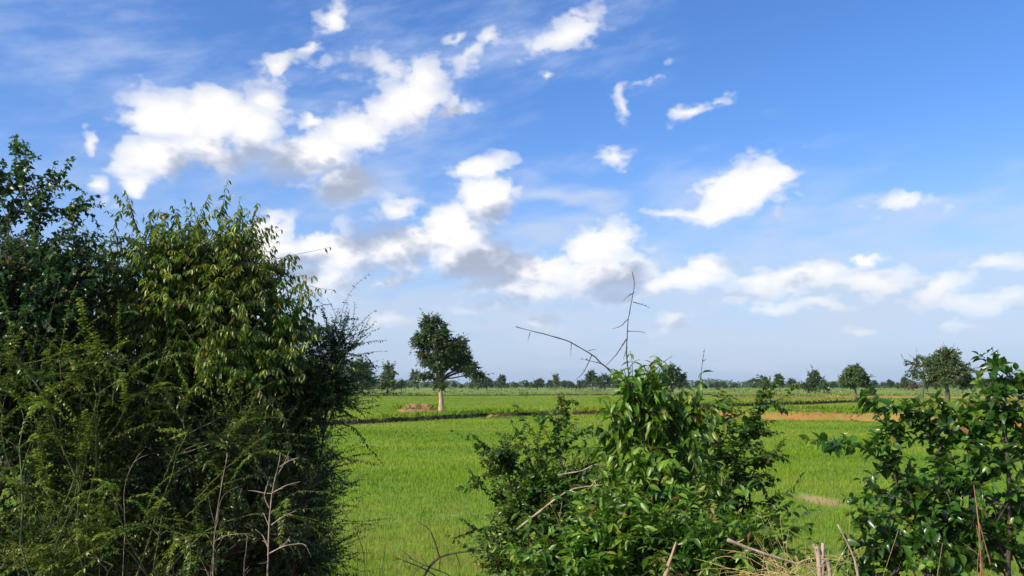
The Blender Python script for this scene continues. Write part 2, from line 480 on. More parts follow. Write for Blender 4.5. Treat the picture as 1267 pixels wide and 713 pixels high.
# ------------------------------------------------------------------ ground
def build_ground():
    m, N, out = mat('field_ground')
    pos = N.n('ShaderNodeTexCoord').outputs['Object']
    sp = N.n('ShaderNodeSeparateXYZ', {0: pos})
    y = sp.outputs[1]
    st = N.vm('MULTIPLY', pos, (.25, 1, 1)).outputs[0]
    n_big = N.noise(st, .012, 3, .5)
    n_mid = N.noise(N.vm('MULTIPLY', pos, (.5, 1, 1)).outputs[0], .11, 5, .6)
    n_fine = N.noise(pos, 5.0, 6, .7)
    green = N.ramp(n_mid, [(.3, (.10, .18, .015)), (.5, (.145, .24, .02)), (.7, (.21, .28, .035))])
    far = N.ramp(N.noise(st, .03, 4, .65), [(.35, (.12, .18, .025)), (.46, (.19, .25, .035)), (.52, (.24, .22, .07)), (.6, (.15, .17, .04)), (.68, (.30, .24, .12))], )
    fm = N.mr(y, 180, 200)
    col = N.mix(fm, green, far)
    col = N.mix(.55, col, N.ramp(n_fine, [(.25, (.07, .11, .015)), (.6, (.17, .29, .035)), (.8, (.26, .36, .07))]), 'MIX')
    earth = N.ramp(n_fine, [(.3, (.09, .075, .035)), (.7, (.20, .17, .08))])
    col = N.mix(N.m('MULTIPLY', N.mr(n_mid, .56, .74), .5), col, earth)
    col = N.mix(N.mr(y, 9.5, 6.5, 0, 1), col, earth)
    bald = on_field(1013, 619)
    off = N.vm('MULTIPLY', N.vm('SUBTRACT', pos, tuple(bald)).outputs[0], (1 / .55, 1 / 1.3, 0)).outputs[0]
    col = N.mix(N.mr(N.vm('LENGTH', off).outputs['Value'], 1.1, .3), col, (.36, .28, .11))
    bp = N.n('ShaderNodeBump', {'Height': n_fine, 'Strength': .6, 'Distance': .08})
    p = N.n('ShaderNodeBsdfPrincipled', {'Base Color': col, 'Roughness': .9, 'Specular IOR Level': .15, 'Normal': bp.outputs[0]})
    m.node_tree.links.new(p.outputs[0], out.inputs[0])
    xs = np.concatenate([[-1350, -600, -150, -60], np.arange(-24, 24.1, .6), [60, 150, 600, 1350]])
    ys = np.concatenate([[-50, -25], np.arange(-6, 30, .45), [40, 60, 100, 250, 800, 1450]])
    X, Y = np.meshgrid(xs, ys)
    rng = np.random.default_rng(3)
    Z = ground_z(X, Y) + rng.normal(0, .012, X.shape) * (np.abs(X) < 23) * (Y > 0) * (Y < 29)
    nx, ny = len(xs), len(ys)
    i = (np.arange(ny - 1)[:, None] * nx + np.arange(nx - 1)[None]).ravel()
    F = np.concatenate([np.stack([i, i + 1, i + nx + 1], -1), np.stack([i, i + nx + 1, i + nx], -1)])
    b = MB()
    b.add(np.stack([X, Y, Z], -1), F)
    tag(b.build('ground', m), 'flat green rice paddy land reaching to the horizon', kind='structure')


build_ground()


def sweep_bank(pts, width, height, seed, steps=140, front=1.0):
    """a low earth bank along a path on the field: a rounded, lumpy ridge"""
    rng = np.random.default_rng(seed)
    pts = np.array(pts)
    seg = np.r_[0, np.cumsum(np.linalg.norm(np.diff(pts, axis=0), axis=1))]
    steps = int(np.clip(seg[-1] / (height * .8), 14, 220))
    u = np.linspace(0, seg[-1], steps)
    P = np.stack([np.interp(u, seg, pts[:, k]) for k in range(3)], -1)
    k = np.ones(7) / 7
    for a in (0, 1):
        P[3:-3, a] = np.convolve(P[:, a], k, 'valid')
    T = unit(np.gradient(P, axis=0))
    Nn = np.stack([-T[:, 1], T[:, 0], 0 * T[:, 0]], -1)
    prof = np.array([(-1.0 * front, -.05), (-.78 * front, .25), (-.5, .86), (-.25, 1.0), (.15, .97), (.5, .75), (.8, .3), (1.0, -.05)])
    wob = 1 + .25 * np.convolve(rng.normal(0, 1, steps + 8), np.ones(9) / 3, 'valid')[:steps] * .5
    wob[:3] *= [.1, .5, .8]
    wob[-3:] *= [.8, .5, .1]
    V = P[:, None] + Nn[:, None] * (prof[None, :, :1] * width) + np.array([0, 0, 1]) * (prof[None, :, 1:] * height * wob[:, None, None])
    V = V + rng.normal(0, 1, V.shape) * np.array([.16, .16, .09]) * height
    K = len(prof)
    i = (np.arange(steps - 1)[:, None] * K + np.arange(K - 1)[None]).ravel()
    F = np.concatenate([np.stack([i, i + K, i + K + 1], -1), np.stack([i, i + K + 1, i + 1], -1)])
    return V, F, P


def soil_mat(name, a, b, c, grass=.45):
    m, N, out = mat(name)
    pos = N.n('ShaderNodeTexCoord').outputs['Object']
    nz = N.noise(pos, 1.6, 6, .7)
    col = N.ramp(nz, [(.3, a), (.5, b), (.72, c)])
    nrm = N.n('ShaderNodeSeparateXYZ', {0: N.n('ShaderNodeNewGeometry').outputs['Normal']}).outputs[2]
    gm = N.m('MULTIPLY', N.mr(N.m('ADD', nrm, N.m('MULTIPLY', N.m('SUBTRACT', nz, .5), 1.2)), .82, 1.05), grass)
    col = N.mix(gm, col, (.13, .19, .03))
    bp = N.n('ShaderNodeBump', {'Height': nz, 'Strength': .8, 'Distance': .15})
    p = N.n('ShaderNodeBsdfPrincipled', {'Base Color': col, 'Roughness': .95, 'Specular IOR Level': .1, 'Normal': bp.outputs[0]})
    m.node_tree.links.new(p.outputs[0], out.inputs[0])
    return m


M_orange = soil_mat('orange_soil', (.28, .12, .035), (.46, .20, .06), (.52, .30, .11), .6)
M_dark_soil = soil_mat('dark_soil', (.03, .024, .014), (.06, .045, .024), (.14, .09, .05), .8)  # very dark brown soil tones, grass green on upward faces
M_brown = soil_mat('brown_soil', (.17, .10, .05), (.27, .15, .08), (.34, .2, .11), .5)

BANKS = []


def bank(name, px, w, h, seed, m, label, front=1.0):
    V, F, P = sweep_bank([on_field(*p) for p in px], w, h, seed, front=front)
    b = MB()
    b.add(V, F)
    tag(b.build(name, m), label, kind='structure')
    BANKS.append((P, w))
    return P


P_dark = bank('earth_bank', [(300, 533), (440, 525), (520, 520.5), (600, 516), (680, 513.5), (745, 512.5), (800, 512)], .55, .33, 1, M_dark_soil,
              'low dark earth bank crossing the paddy field below the lone tree')
P_or = bank('earth_bank', [(862, 514), (930, 518), (1000, 519), (1060, 519), (1110, 521), (1180, 523.5), (1267, 528), (1400, 536)], 1.6, .44, 2, M_orange,
            'bare orange earth bank crossing the field on the right', front=1.5)
bank('earth_bank', [(720, 512.0), (740, 512.2), (765, 512.5), (795, 513.5), (870, 514.5)], .8, .40, 5, M_orange, 'short reddish earth bank joining the dark one behind the middle shrub')
bank('earth_bank', [(600, 516.5), (612, 516.2), (632, 515.2), (640, 514.8)], .8, .42, 8, M_brown, 'short brown lump of earth on the dark bank right of the lone tree')
bank('earth_bank', [(760, 508), (860, 504.5), (930, 502.5), (1000, 500.5), (1040, 498.5), (1100, 497.8)], .6, .42, 3, M_dark_soil, 'thin dark earth bank behind the orange bank')
bank('earth_bank', [(960, 509), (1060, 512), (1120, 514), (1290, 522)], .5, .2, 4, M_dark_soil, 'faint low bank just behind the orange bank')
bank('earth_bank', [(380, 490.5), (520, 490), (660, 489.5), (900, 489)], .8, .30, 6, M_dark_soil, 'long low bank at the far edge of the bright paddy')
bank('earth_bank', [(880, 492.5), (1020, 491.5), (1150, 492.5), (1300, 494)], .8, .32, 7, M_brown, 'pale brown bank near the round tree on the right')
bank('earth_bank', [(1185, 502), (1230, 501), (1300, 500)], .8, .42, 9, M_brown, 'dry brown bank behind the large tree on the right')
# mound by the lone tree
bank('earth_mound', [(495, 509.6), (515, 509.6), (541, 509.4)], 1.5, .72, 11, M_brown, 'brown earth mound at the foot of the lone tree')


# ------------------------------------------------------------------ growing of plants
def rand_dirs(rng, n, up=0.0):
    v = rng.normal(0, 1, (n, 3))
    v = unit(v)
    v[:, 2] += up
    return unit(v)


def bend_lines(rng, p0, d0, L, K, droop=0.0, wob=.25):
    """(N,3) starts and directions to (N,K,3) curved polylines"""
    n = len(p0)
    P = np.empty((n, K, 3))
    P[:, 0] = p0
    d = unit(d0)
    step = (np.broadcast_to(L, (n,)) / (K - 1))[:, None]
    drift = rng.normal(0, 1, (n, 3)) * wob / K
    for k in range(1, K):
        d = unit(d + np.array([0, 0, -1.]) * droop / K + drift + rng.normal(0, wob * .6 / math.sqrt(K), (n, 3)))
        P[:, k] = P[:, k - 1] + d * step
    return P


def curve_to(rng, a, b, K, sag=.15, wob=.05):
    """curved lines from a (N,3) to b (N,3)"""
    u = np.linspace(0, 1, K)[None, :, None]
    D = b - a
    L = np.linalg.norm(D, axis=1)[:, None, None]
    off = unit(rng.normal(0, 1, (len(a), 1, 3))) * sag * L * rng.uniform(.2, 1, (len(a), 1, 1))
    up = np.array([0, 0, 1.]) * .12 * L
    P = a[:, None] + D[:, None] * u + (off + up) * (4 * u * (1 - u)) + rng.normal(0, wob, (len(a), K, 3)) * L * .3 * np.sin(np.pi * u)
    return P


def put_leaves(mb, rng, P, st, start=.12):
    """leaves along twigs P (N,K,3) in pairs, in the style st"""
    n, K, _ = P.shape
    m = st['nodes']
    t = np.linspace(start, 1, m)[None] + rng.uniform(-.4, .4, (n, m)) / m
    t = np.clip(t, 0, 1) * (K - 1)
    i = np.minimum(t.astype(int), K - 2)
    f = (t - i)[:, :, None]
    r = np.arange(n)[:, None]
    pos = P[r, i] * (1 - f) + P[r, i + 1] * f
    tan = unit(P[r, i + 1] - P[r, i])
    up = np.array([0, 0, 1.])
    side = unit(np.cross(tan, np.broadcast_to(up, tan.shape)) + rng.normal(0, .15, tan.shape))
    twist = rng.uniform(-.6, .6, (n, 1, 1)) if not st.get('spiral') else (np.arange(m) * 2.4)[None, :, None] + rng.uniform(0, 6, (n, 1, 1))
    nn = np.cross(side, tan)
    side = side * np.cos(twist) + nn * np.sin(twist)
    tw_tone = rng.uniform(0, 1, (n, 1)) ** st.get('tpow', 1.2)
    dead = rng.uniform(0, 1, (n, m)) < st.get('dead', .018)
    for sgn in (-1, 1):
        keep = rng.uniform(0, 1, (n, m)) < st.get('keep', .92)
        if st.get('alt'):
            keep &= ((np.arange(m)[None] + (sgn > 0)) % 2 == 0)
        ax = side * sgn + tan * st.get('fwd', .6) + np.array([0, 0, -1.]) * st.get('hang', 0) + rng.normal(0, st.get('jit', .25), tan.shape)
        nm = up + rng.normal(0, st.get('tilt', .5), tan.shape) + (side * sgn if st.get('hang', 0) > .8 else 0)
        tone = np.clip(.6 * tw_tone + .55 * (t / (K - 1)) * rng.uniform(.3, 1, (n, m)) + rng.normal(0, .1, (n, m)) - .08, 0, .95)
        tone = np.where(dead, 1.0, tone)
        Ln = st['len'] * rng.uniform(.6, 1.15, (n, m)) * (1 - .35 * (t / (K - 1)) ** 3)
        k = keep
        mb.leaves(pos[k], ax[k], nm[k], Ln[k], Ln[k] * st['asp'], st.get('kind', 'mid'), st.get('curl', .25), tone=tone[k])


def grow(wood, leaf, rng, base, blobs, st, n_limb=14, n_twig=8, stem_r=.02, limb_r=.006, twig_r=.0022, sides=4, lean=None):
    """stems from base to each blob of the crown, limbs from there, leafy twigs from the limbs"""
    base = np.asarray(base, float)
    for (c, rad, dens) in blobs:
        c, rad = np.asarray(c, float), np.asarray(rad, float) * np.ones(3)
        b0 = base + np.r_[rng.normal(0, st.get('spread', .06), 2), 0]
        stem = curve_to(rng, b0[None], c[None], 9, .12, .03)
        wood.tubes(stem, stem_r, stem_r * .45, 6)
        nl = max(3, int(n_limb * dens))
        d = rand_dirs(rng, nl, st.get('up', .25))
        end = c + d * rad * rng.uniform(.55, 1.0, (nl, 1)) ** .6
        ks = rng.integers(5, 9, nl)
        s0 = stem[0, ks]
        s0 = s0 + (end - s0) * .0
        limb = curve_to(rng, s0, end, 7, .16, .05)
        wood.tubes(limb, limb_r, limb_r * .4, sides)
        nt = n_twig * nl
        li = np.repeat(np.arange(nl), n_twig)
        t = rng.uniform(.3, 1, nt) * 5.999
        i = t.astype(int)
        f = (t - i)[:, None]
        p0 = limb[li, i] * (1 - f) + limb[li, i + 1] * f
        ld = unit(limb[li, i + 1] - limb[li, i])
        out = unit((p0 - c) / rad + 1e-6)
        dd = unit(ld * .5 + out * .6 + rng.normal(0, .55, (nt, 3)) + np.array([0, 0, st.get('tup', .25)]))
        TL = st['twig'] * rng.uniform(.5, 1.25, nt) * np.where(rng.uniform(0, 1, nt) < st.get('long', .06), 2.0, 1)
        tw = bend_lines(rng, p0, dd, TL, 7, st.get('droop', .5), .35)
        wood.tubes(tw, twig_r, twig_r * .4, 3)
        put_leaves(leaf, rng, tw, st)


def shoots(wood, leaf, rng, lines, st, r=.004, side=0):
    """long leading shoots along hand-set lines (lists of points), leafy all the way, with optional side twigs"""
    for pts in lines:
        pts = np.array(pts)
        seg = np.r_[0, np.cumsum(np.linalg.norm(np.diff(pts, axis=0), axis=1))]
        K = 16
        u = np.linspace(0, seg[-1], K)
        P = np.stack([np.interp(u, seg, pts[:, k]) for k in range(3)], -1)
        for _ in range(2):
            P[1:-1] = (P[:-2] + 2 * P[1:-1] + P[2:]) / 4
        P[1:-1] += rng.normal(0, .004, (K - 2, 3)) * seg[-1]
        wood.tubes(P[None], r, r * .3, 4)
        s2 = dict(st)
        s2['nodes'] = max(6, int(seg[-1] / st['twig'] * st['nodes'] * 1.25))
        s2['keep'] = .97
        put_leaves(leaf, rng, P[None], s2)
        if side:
            n = max(2, int(side * seg[-1] / st['twig']))
            i = rng.integers(2, K - 1, n)
            d = unit(P[np.minimum(i + 1, K - 1)] - P[i]) * .8 + rng.normal(0, .6, (n, 3))
            tw = bend_lines(rng, P[i], d, st['twig'] * rng.uniform(.4, .9, n), 6, st.get('droop', .5), .3)
            wood.tubes(tw, r * .5, r * .2, 3)
            put_leaves(leaf, rng, tw, st)


def pxblob(px, py, depth, rx, ry, dens=1.0, rd=None):
    k = depth / FPX
    return (at(px, py, depth), (rx * k, (rd if rd else (rx + ry) / 2 * k), ry * k), dens)


# ------------------------------------------------------------------ the thicket on the left
ST_droop = dict(twig=.26, nodes=11, len=.052, asp=.33, kind='full', hang=1.5, fwd=.5, jit=.3, droop=.7, tup=.3, up=.35, curl=.15, tilt=.9, keep=.9, tpow=1.0)
ST_round = dict(twig=.20, nodes=9, len=.036, asp=.72, kind='mid', hang=.5, fwd=.5, jit=.4, droop=.2, tup=.4, up=.3, tilt=.8, spiral=True)
ST_pinn = dict(twig=.30, nodes=22, len=.024, asp=.45, kind='mid', hang=.1, fwd=.5, jit=.15, droop=.9, tup=.55, up=.2, tilt=.3, keep=.97)
ST_darkp = dict(twig=.22, nodes=16, len=.022, asp=.42, kind='mid', hang=.35, fwd=.7, jit=.3, droop=.3, tup=.35, up=.3, tilt=.7)


def base_at(px, depth, dz=0.0):
    x = (px - CX) / FPX * depth
    return np.array([x, depth, float(ground_z(x, depth)) + dz])


def px_line(*pts):
    return [at(*p) for p in pts]


def left_thicket():
    # tall drooping-leaved shrub
    rng = np.random.default_rng(11)
    D = 4.7
    b = base_at(235, D)
    t = thing('drooping_shrub', b, 'tall bushy shrub with rows of small drooping yellow-green leaves in the left thicket', 'shrub')
    w, l = MB(), MB()
    bl = [pxblob(185, 345, D, 50, 46), pxblob(250, 345, D, 62, 48), pxblob(285, 325, D, 30, 26, .7), pxblob(315, 390, D, 50, 50), pxblob(225, 400, D, 95, 70, 1.3),
          pxblob(325, 455, D, 52, 50), pxblob(160, 440, D + .2, 90, 80, 1.2), pxblob(250, 500, D, 100, 70, 1.2), pxblob(100, 380, D + .3, 80, 70, 1.1),
          pxblob(300, 560, D + .1, 62, 76, .9), pxblob(170, 590, D + .1, 110, 90, 1.1), pxblob(160, 530, D + .7, 130, 70, 1.4), pxblob(260, 620, D + .6, 110, 80, 1.4), pxblob(150, 690, D + .6, 130, 80, 1.4), pxblob(270, 740, D + .5, 120, 70, 1.3)]
    grow(w, l, rng, b, bl, ST_droop, 20, 11, .022, .006, .0022)
    sh = [((250, 330, D), (280, 285, D - .1), (310, 260, D - .1)), ((180, 310, D), (165, 270, D), (160, 252, D)), ((205, 310, D), (212, 280, D), (220, 262, D)), ((320, 360, D), (345, 325, D), (368, 316, D)),
          ((330, 380, D), (358, 345, D), (378, 340, D)), ((320, 330, D), (310, 295, D), (312, 280, D)), ((235, 300, D), (245, 275, D), (252, 266, D)), ((330, 410, D), (365, 388, D), (385, 395, D)),
          ((345, 430, D), (372, 405, D), (388, 412, D)), ((190, 300, D), (185, 268, D), (190, 258, D)), ((270, 300, D), (272, 275, D), (270, 266, D)), ((145, 330, D), (135, 300, D), (140, 285, D))]
    shoots(w, l, rng, [px_line(*q) for q in sh], ST_droop, .004, 3)
    w.build('stem', M_dark, t)
    l.build('foliage', M_droop, t)

    # round-leaved small tree at the left edge
    rng = np.random.default_rng(12)
    D = 4.3
    b = base_at(-60, D)
    t = thing('round_leaved_shrub', b, 'dark blue-green round-leaved shrub at the left edge, reaching highest into the sky', 'shrub')
    w, l = MB(), MB()
    bl = [pxblob(0, 350, D, 50, 45), pxblob(60, 360, D, 50, 40), pxblob(-60, 370, D, 70, 70, 1.1), pxblob(30, 420, D, 85, 60, 1.2), pxblob(-40, 480, D, 110, 80, 1.2), pxblob(-140, 440, D, 110, 110, 1.5),
          pxblob(100, 350, D + .1, 30, 40, .5), pxblob(70, 480, D + .1, 80, 60, .9), pxblob(30, 560, D + .8, 150, 90, 1.4), pxblob(60, 700, D + .8, 150, 90, 1.4)]
    grow(w, l, rng, b, bl, ST_round, 24, 11, .03, .008, .0025)
    sh = [((0, 290, D), (30, 225, D), (14, 178, D)), ((20, 250, D), (-10, 215, D), (-30, 205, D)), ((20, 270, D), (55, 240, D), (88, 203, D)), ((30, 290, D), (70, 262, D), (112, 246, D)), ((45, 320, D), (70, 290, D), (98, 276, D)),
          ((10, 300, D), (-5, 250, D), (5, 200, D)), ((30, 300, D), (60, 255, D), (95, 262, D)), ((0, 240, D), (40, 215, D), (70, 225, D)), ((-10, 300, D), (20, 265, D), (45, 235, D)), ((60, 330, D), (90, 310, D), (125, 318, D))]
    shoots(w, l, rng, [px_line(*q) for q in sh], ST_round, .005, 5)
    w.build('stem', M_bark, t)
    l.build('foliage', M_round, t)

    # thorny fine-leaved shrub at the right of the thicket
    rng = np.random.default_rng(13)
    D = 4.9
    b = base_at(315, D)
    t = thing('thorny_shrub', b, 'dark fine-leaved thorny shrub at the right side of the thicket, beside the open field', 'shrub')
    w, l = MB(), MB()
    bl = [pxblob(400, 475, D, 32, 26), pxblob(385, 505, D, 42, 36, 1.1), pxblob(350, 540, D, 66, 60, 1.2), pxblob(370, 600, D, 44, 60, 1.1), pxblob(330, 660, D, 70, 60, 1.1), pxblob(365, 690, D, 50, 50, 1),
          pxblob(425, 440, D, 20, 16, .5), pxblob(300, 480, D + .1, 60, 60, .8), pxblob(330, 600, D + .6, 80, 90, 1.4), pxblob(340, 730, D + .3, 70, 60, 1.2), pxblob(250, 700, D + .3, 70, 60, 1.2)]
    grow(w, l, rng, b, bl, ST_darkp, 24, 12, .010, .004, .0018)
    front = [pxblob(300, 560, 4.35, 60, 50, .8), pxblob(210, 600, 4.3, 70, 55, .9), pxblob(110, 640, 4.3, 80, 55, .9), pxblob(310, 680, 4.3, 60, 50, .9), pxblob(200, 710, 4.25, 80, 50, 1), pxblob(40, 560, 4.3, 70, 50, .8), pxblob(30, 710, 4.25, 80, 50, 1),
             pxblob(370, 640, 4.6, 30, 50, .6), pxblob(220, 510, 4.4, 70, 36, .7)]
    grow(w, l, rng, base_at(240, 4.5), front, dict(ST_darkp, spread=.5), 22, 10, .006, .003, .0015)
    sh = [((395, 440, D), (412, 410, D), (430, 390, D)), ((400, 445, D), (425, 420, D), (460, 405, D)), ((340, 400, D), (375, 382, D), (410, 376, D)), ((415, 455, D), (440, 440, D), (462, 436, D)),
          ((420, 490, D), (455, 485, D), (478, 488, D)), ((425, 500, D), (450, 506, D), (472, 500, D)), ((415, 520, D), (440, 530, D), (450, 548, D)), ((405, 560, D), (425, 566, D), (440, 572, D)),
          ((410, 430, D), (405, 405, D), (402, 388, D)), ((420, 470, D), (450, 462, D), (468, 470, D)), ((395, 600, D), (412, 596, D), (428, 600, D)), ((400, 500, D), (430, 512, D), (452, 522, D))]
    shoots(w, l, rng, [px_line(*q) for q in sh], ST_darkp, .0025, 1.5)
    w.build('stem', M_dark, t)
    l.build('foliage', M_darkfine, t)

    # creeper with feathery yellow-green sprays over the front
    rng = np.random.default_rng(14)
    D = 4.0
    b = base_at(120, D)
    t = thing('feathery_creeper', b, 'feathery yellow-green creeper sprawling over the lower front of the left thicket', 'creeper')
    w, l = MB(), MB()
    bl = [pxblob(30, 520, D, 90, 50, .55), pxblob(120, 490, D, 90, 50, .6), pxblob(90, 600, D, 110, 60, .6), pxblob(230, 540, D + .1, 90, 50, .5), pxblob(200, 640, D, 100, 55, .5),
          pxblob(40, 690, D, 90, 50, .6), pxblob(300, 640, D + .15, 60, 60, .3), pxblob(140, 700, D, 100, 40, .6), pxblob(20, 450, D, 70, 40, .4), pxblob(-80, 580, D, 90, 140, 1)]
    grow(w, l, rng, b, bl, ST_pinn, 11, 7, .006, .003, .0015)
    sh = [((60, 520, D), (50, 450, D), (72, 412, D)), ((140, 480, D), (120, 420, D), (92, 392, D)), ((140, 500, D), (145, 440, D), (148, 372, D)), ((180, 500, D), (200, 450, D), (208, 418, D)),
          ((240, 620, D), (300, 560, D), (335, 535, D)), ((200, 600, D), (220, 550, D), (240, 520, D)), ((20, 560, D), (60, 520, D), (90, 470, D)), ((0, 460, D), (20, 430, D), (10, 400, D)),
          ((230, 640, D), (270, 600, D), (310, 590, D)), ((30, 640, D), (60, 600, D), (45, 560, D))]
    shoots(w, l, rng, [px_line(*q) for q in sh], ST_pinn, .0025, 1)
    w.build('stem', M_green, t)
    l.build('foliage', M_fine, t)


left_thicket()


def bare_shrub(name, label, base, lines, r, m, side=0, seed=1, cat='dead shrub', knots=False):
    """a leafless plant: every line a tapering cane, with short side twigs"""
    rng = np.random.default_rng(seed)
    t = thing(name, base, label, cat)
    w = MB()
    for k, q in enumerate(lines):
        pts = np.array([at(*p) for p in q])
        add_cane(w, rng, pts, r if k == 0 else r * .62, side, knots, tip=.28)
    w.build('branch', m, t)
    return t


def add_cane(w, rng, pts, r, side=0, knots=False, tip=.3):
    seg = np.r_[0, np.cumsum(np.linalg.norm(np.diff(pts, axis=0), axis=1))]
    K = max(10, 4 * len(pts))
    u = np.linspace(0, seg[-1], K)
    P = np.stack([np.interp(u, seg, pts[:, k]) for k in range(3)], -1)
    for _ in range(2):
        P[1:-1] = (P[:-2] + 2 * P[1:-1] + P[2:]) / 4
    P[1:-1] += rng.normal(0, .0012, (K - 2, 3)) * seg[-1]
    w.tubes(P[None], r, r * tip, 6, cap=True)
    w.v[-1] = w.v[-1] + rng.normal(0, .09 * r, w.v[-1].shape)
    if side:
        n = side
        i = rng.integers(2, K - 1, n)
        d = unit(P[np.minimum(i + 1, K - 1)] - P[i - 1]) + rng.normal(0, .7, (n, 3))
        tw = bend_lines(rng, P[i], d, seg[-1] * rng.uniform(.08, .25, n), 6, 0, .3)
        w.tubes(tw, r * .45, r * .2, 4)
    if knots:
        n = int(seg[-1] / .035)
        t = rng.uniform(.1, 1, n) * (K - 1.001)
        i = t.astype(int)
        f = (t - i)[:, None]
        p = P[i] * (1 - f) + P[i + 1] * f
        d = rand_dirs(rng, n, .3)
        w.leaves(p, d, rand_dirs(rng, n), .010, .006, 'mid')


D = 3.9
bare_shrub('dead_sapling', 'pale leafless sapling standing upright in front of the dark thicket', base_at(330, D),
           [[(330, 760, D), (333, 640, D), (338, 600, D), (345, 575, D), (347, 560, D)], [(334, 630, D), (326, 615, D), (334, 590, D)], [(337, 610, D), (355, 600, D), (372, 596, D)],
            [(333, 680, D), (325, 662, D), (316, 655, D)], [(333, 685, D), (352, 675, D), (378, 672, D), (385, 690, D)], [(346, 578, D), (358, 570, D), (370, 566, D)], [(336, 650, D), (348, 640, D), (366, 632, D)]],
           .0048, M_dry, 5, 21)
bare_shrub('dead_sapling', 'thin pale dead stems among the dark leaves, left of the upright bare sapling', base_at(262, D),
           [[(262, 760, D), (264, 680, D), (270, 620, D), (282, 560, D)], [(265, 670, D), (280, 662, D), (310, 660, D)], [(255, 760, D), (262, 700, D), (268, 640, D), (275, 610, D), (300, 600, D)],
            [(150, 760, D), (155, 640, D), (152, 600, D), (168, 565, D), (178, 556, D)], [(262, 720, D), (250, 695, D), (246, 690, D)], [(300, 760, D), (302, 700, D), (306, 664, D)]],
           .003, M_dry, 5, 22)
D = 5.6
bare_shrub('dry_weed', 'tall thin dry weed stalks standing in grass between thicket and middle shrub', base_at(452, D),
           [[(452, 790, D), (452, 700, D), (448, 670, D), (430, 640, D), (404, 590, D)], [(455, 790, D), (454, 690, D), (452, 660, D), (470, 640, D)], [(444, 790, D), (443, 700, D), (442, 640, D), (446, 600, D), (440, 560, D)],
            [(420, 790, D), (432, 690, D), (442, 660, D), (444, 650, D)], [(436, 790, D), (438, 720, D), (420, 690, D), (400, 680, D)], [(468, 790, D), (472, 720, D), (478, 660, D), (474, 630, D)]],
           .0035, M_straw, 3, 23, cat='weed')
D = 4.6
bare_shrub('fallen_branch', 'dark crooked dead branch low in front of the grass, left of the middle shrub', base_at(570, D),
           [[(520, 720, D), (532, 700, D), (545, 688, D), (565, 684, D), (600, 680, D), (640, 676, D)], [(545, 718, D), (530, 706, D), (515, 700, D), (490, 690, D)], [(544, 690, D), (538, 670, D), (532, 655, D), (516, 645, D)],
            [(575, 760, D), (560, 712, D), (530, 702, D), (505, 690, D)]], .0075, M_dark, 4, 24, cat='branch')

# ------------------------------------------------------------------ the middle shrubs
ST_broad = dict(twig=.17, nodes=6, len=.078, asp=.40, kind='full', hang=.9, fwd=.5, jit=.35, droop=.3, tup=.7, up=.3, curl=.28, tilt=.6, tpow=1.0)
ST_small = dict(twig=.16, nodes=10, len=.036, asp=.55, kind='full', hang=.3, fwd=.6, jit=.35, droop=.2, tup=.6, up=.5, tilt=.6)
ST_low = dict(twig=.2, nodes=8, len=.062, asp=.42, kind='full', hang=.35, fwd=.6, jit=.4, droop=.4, tup=.5, up=.4, tilt=.6)


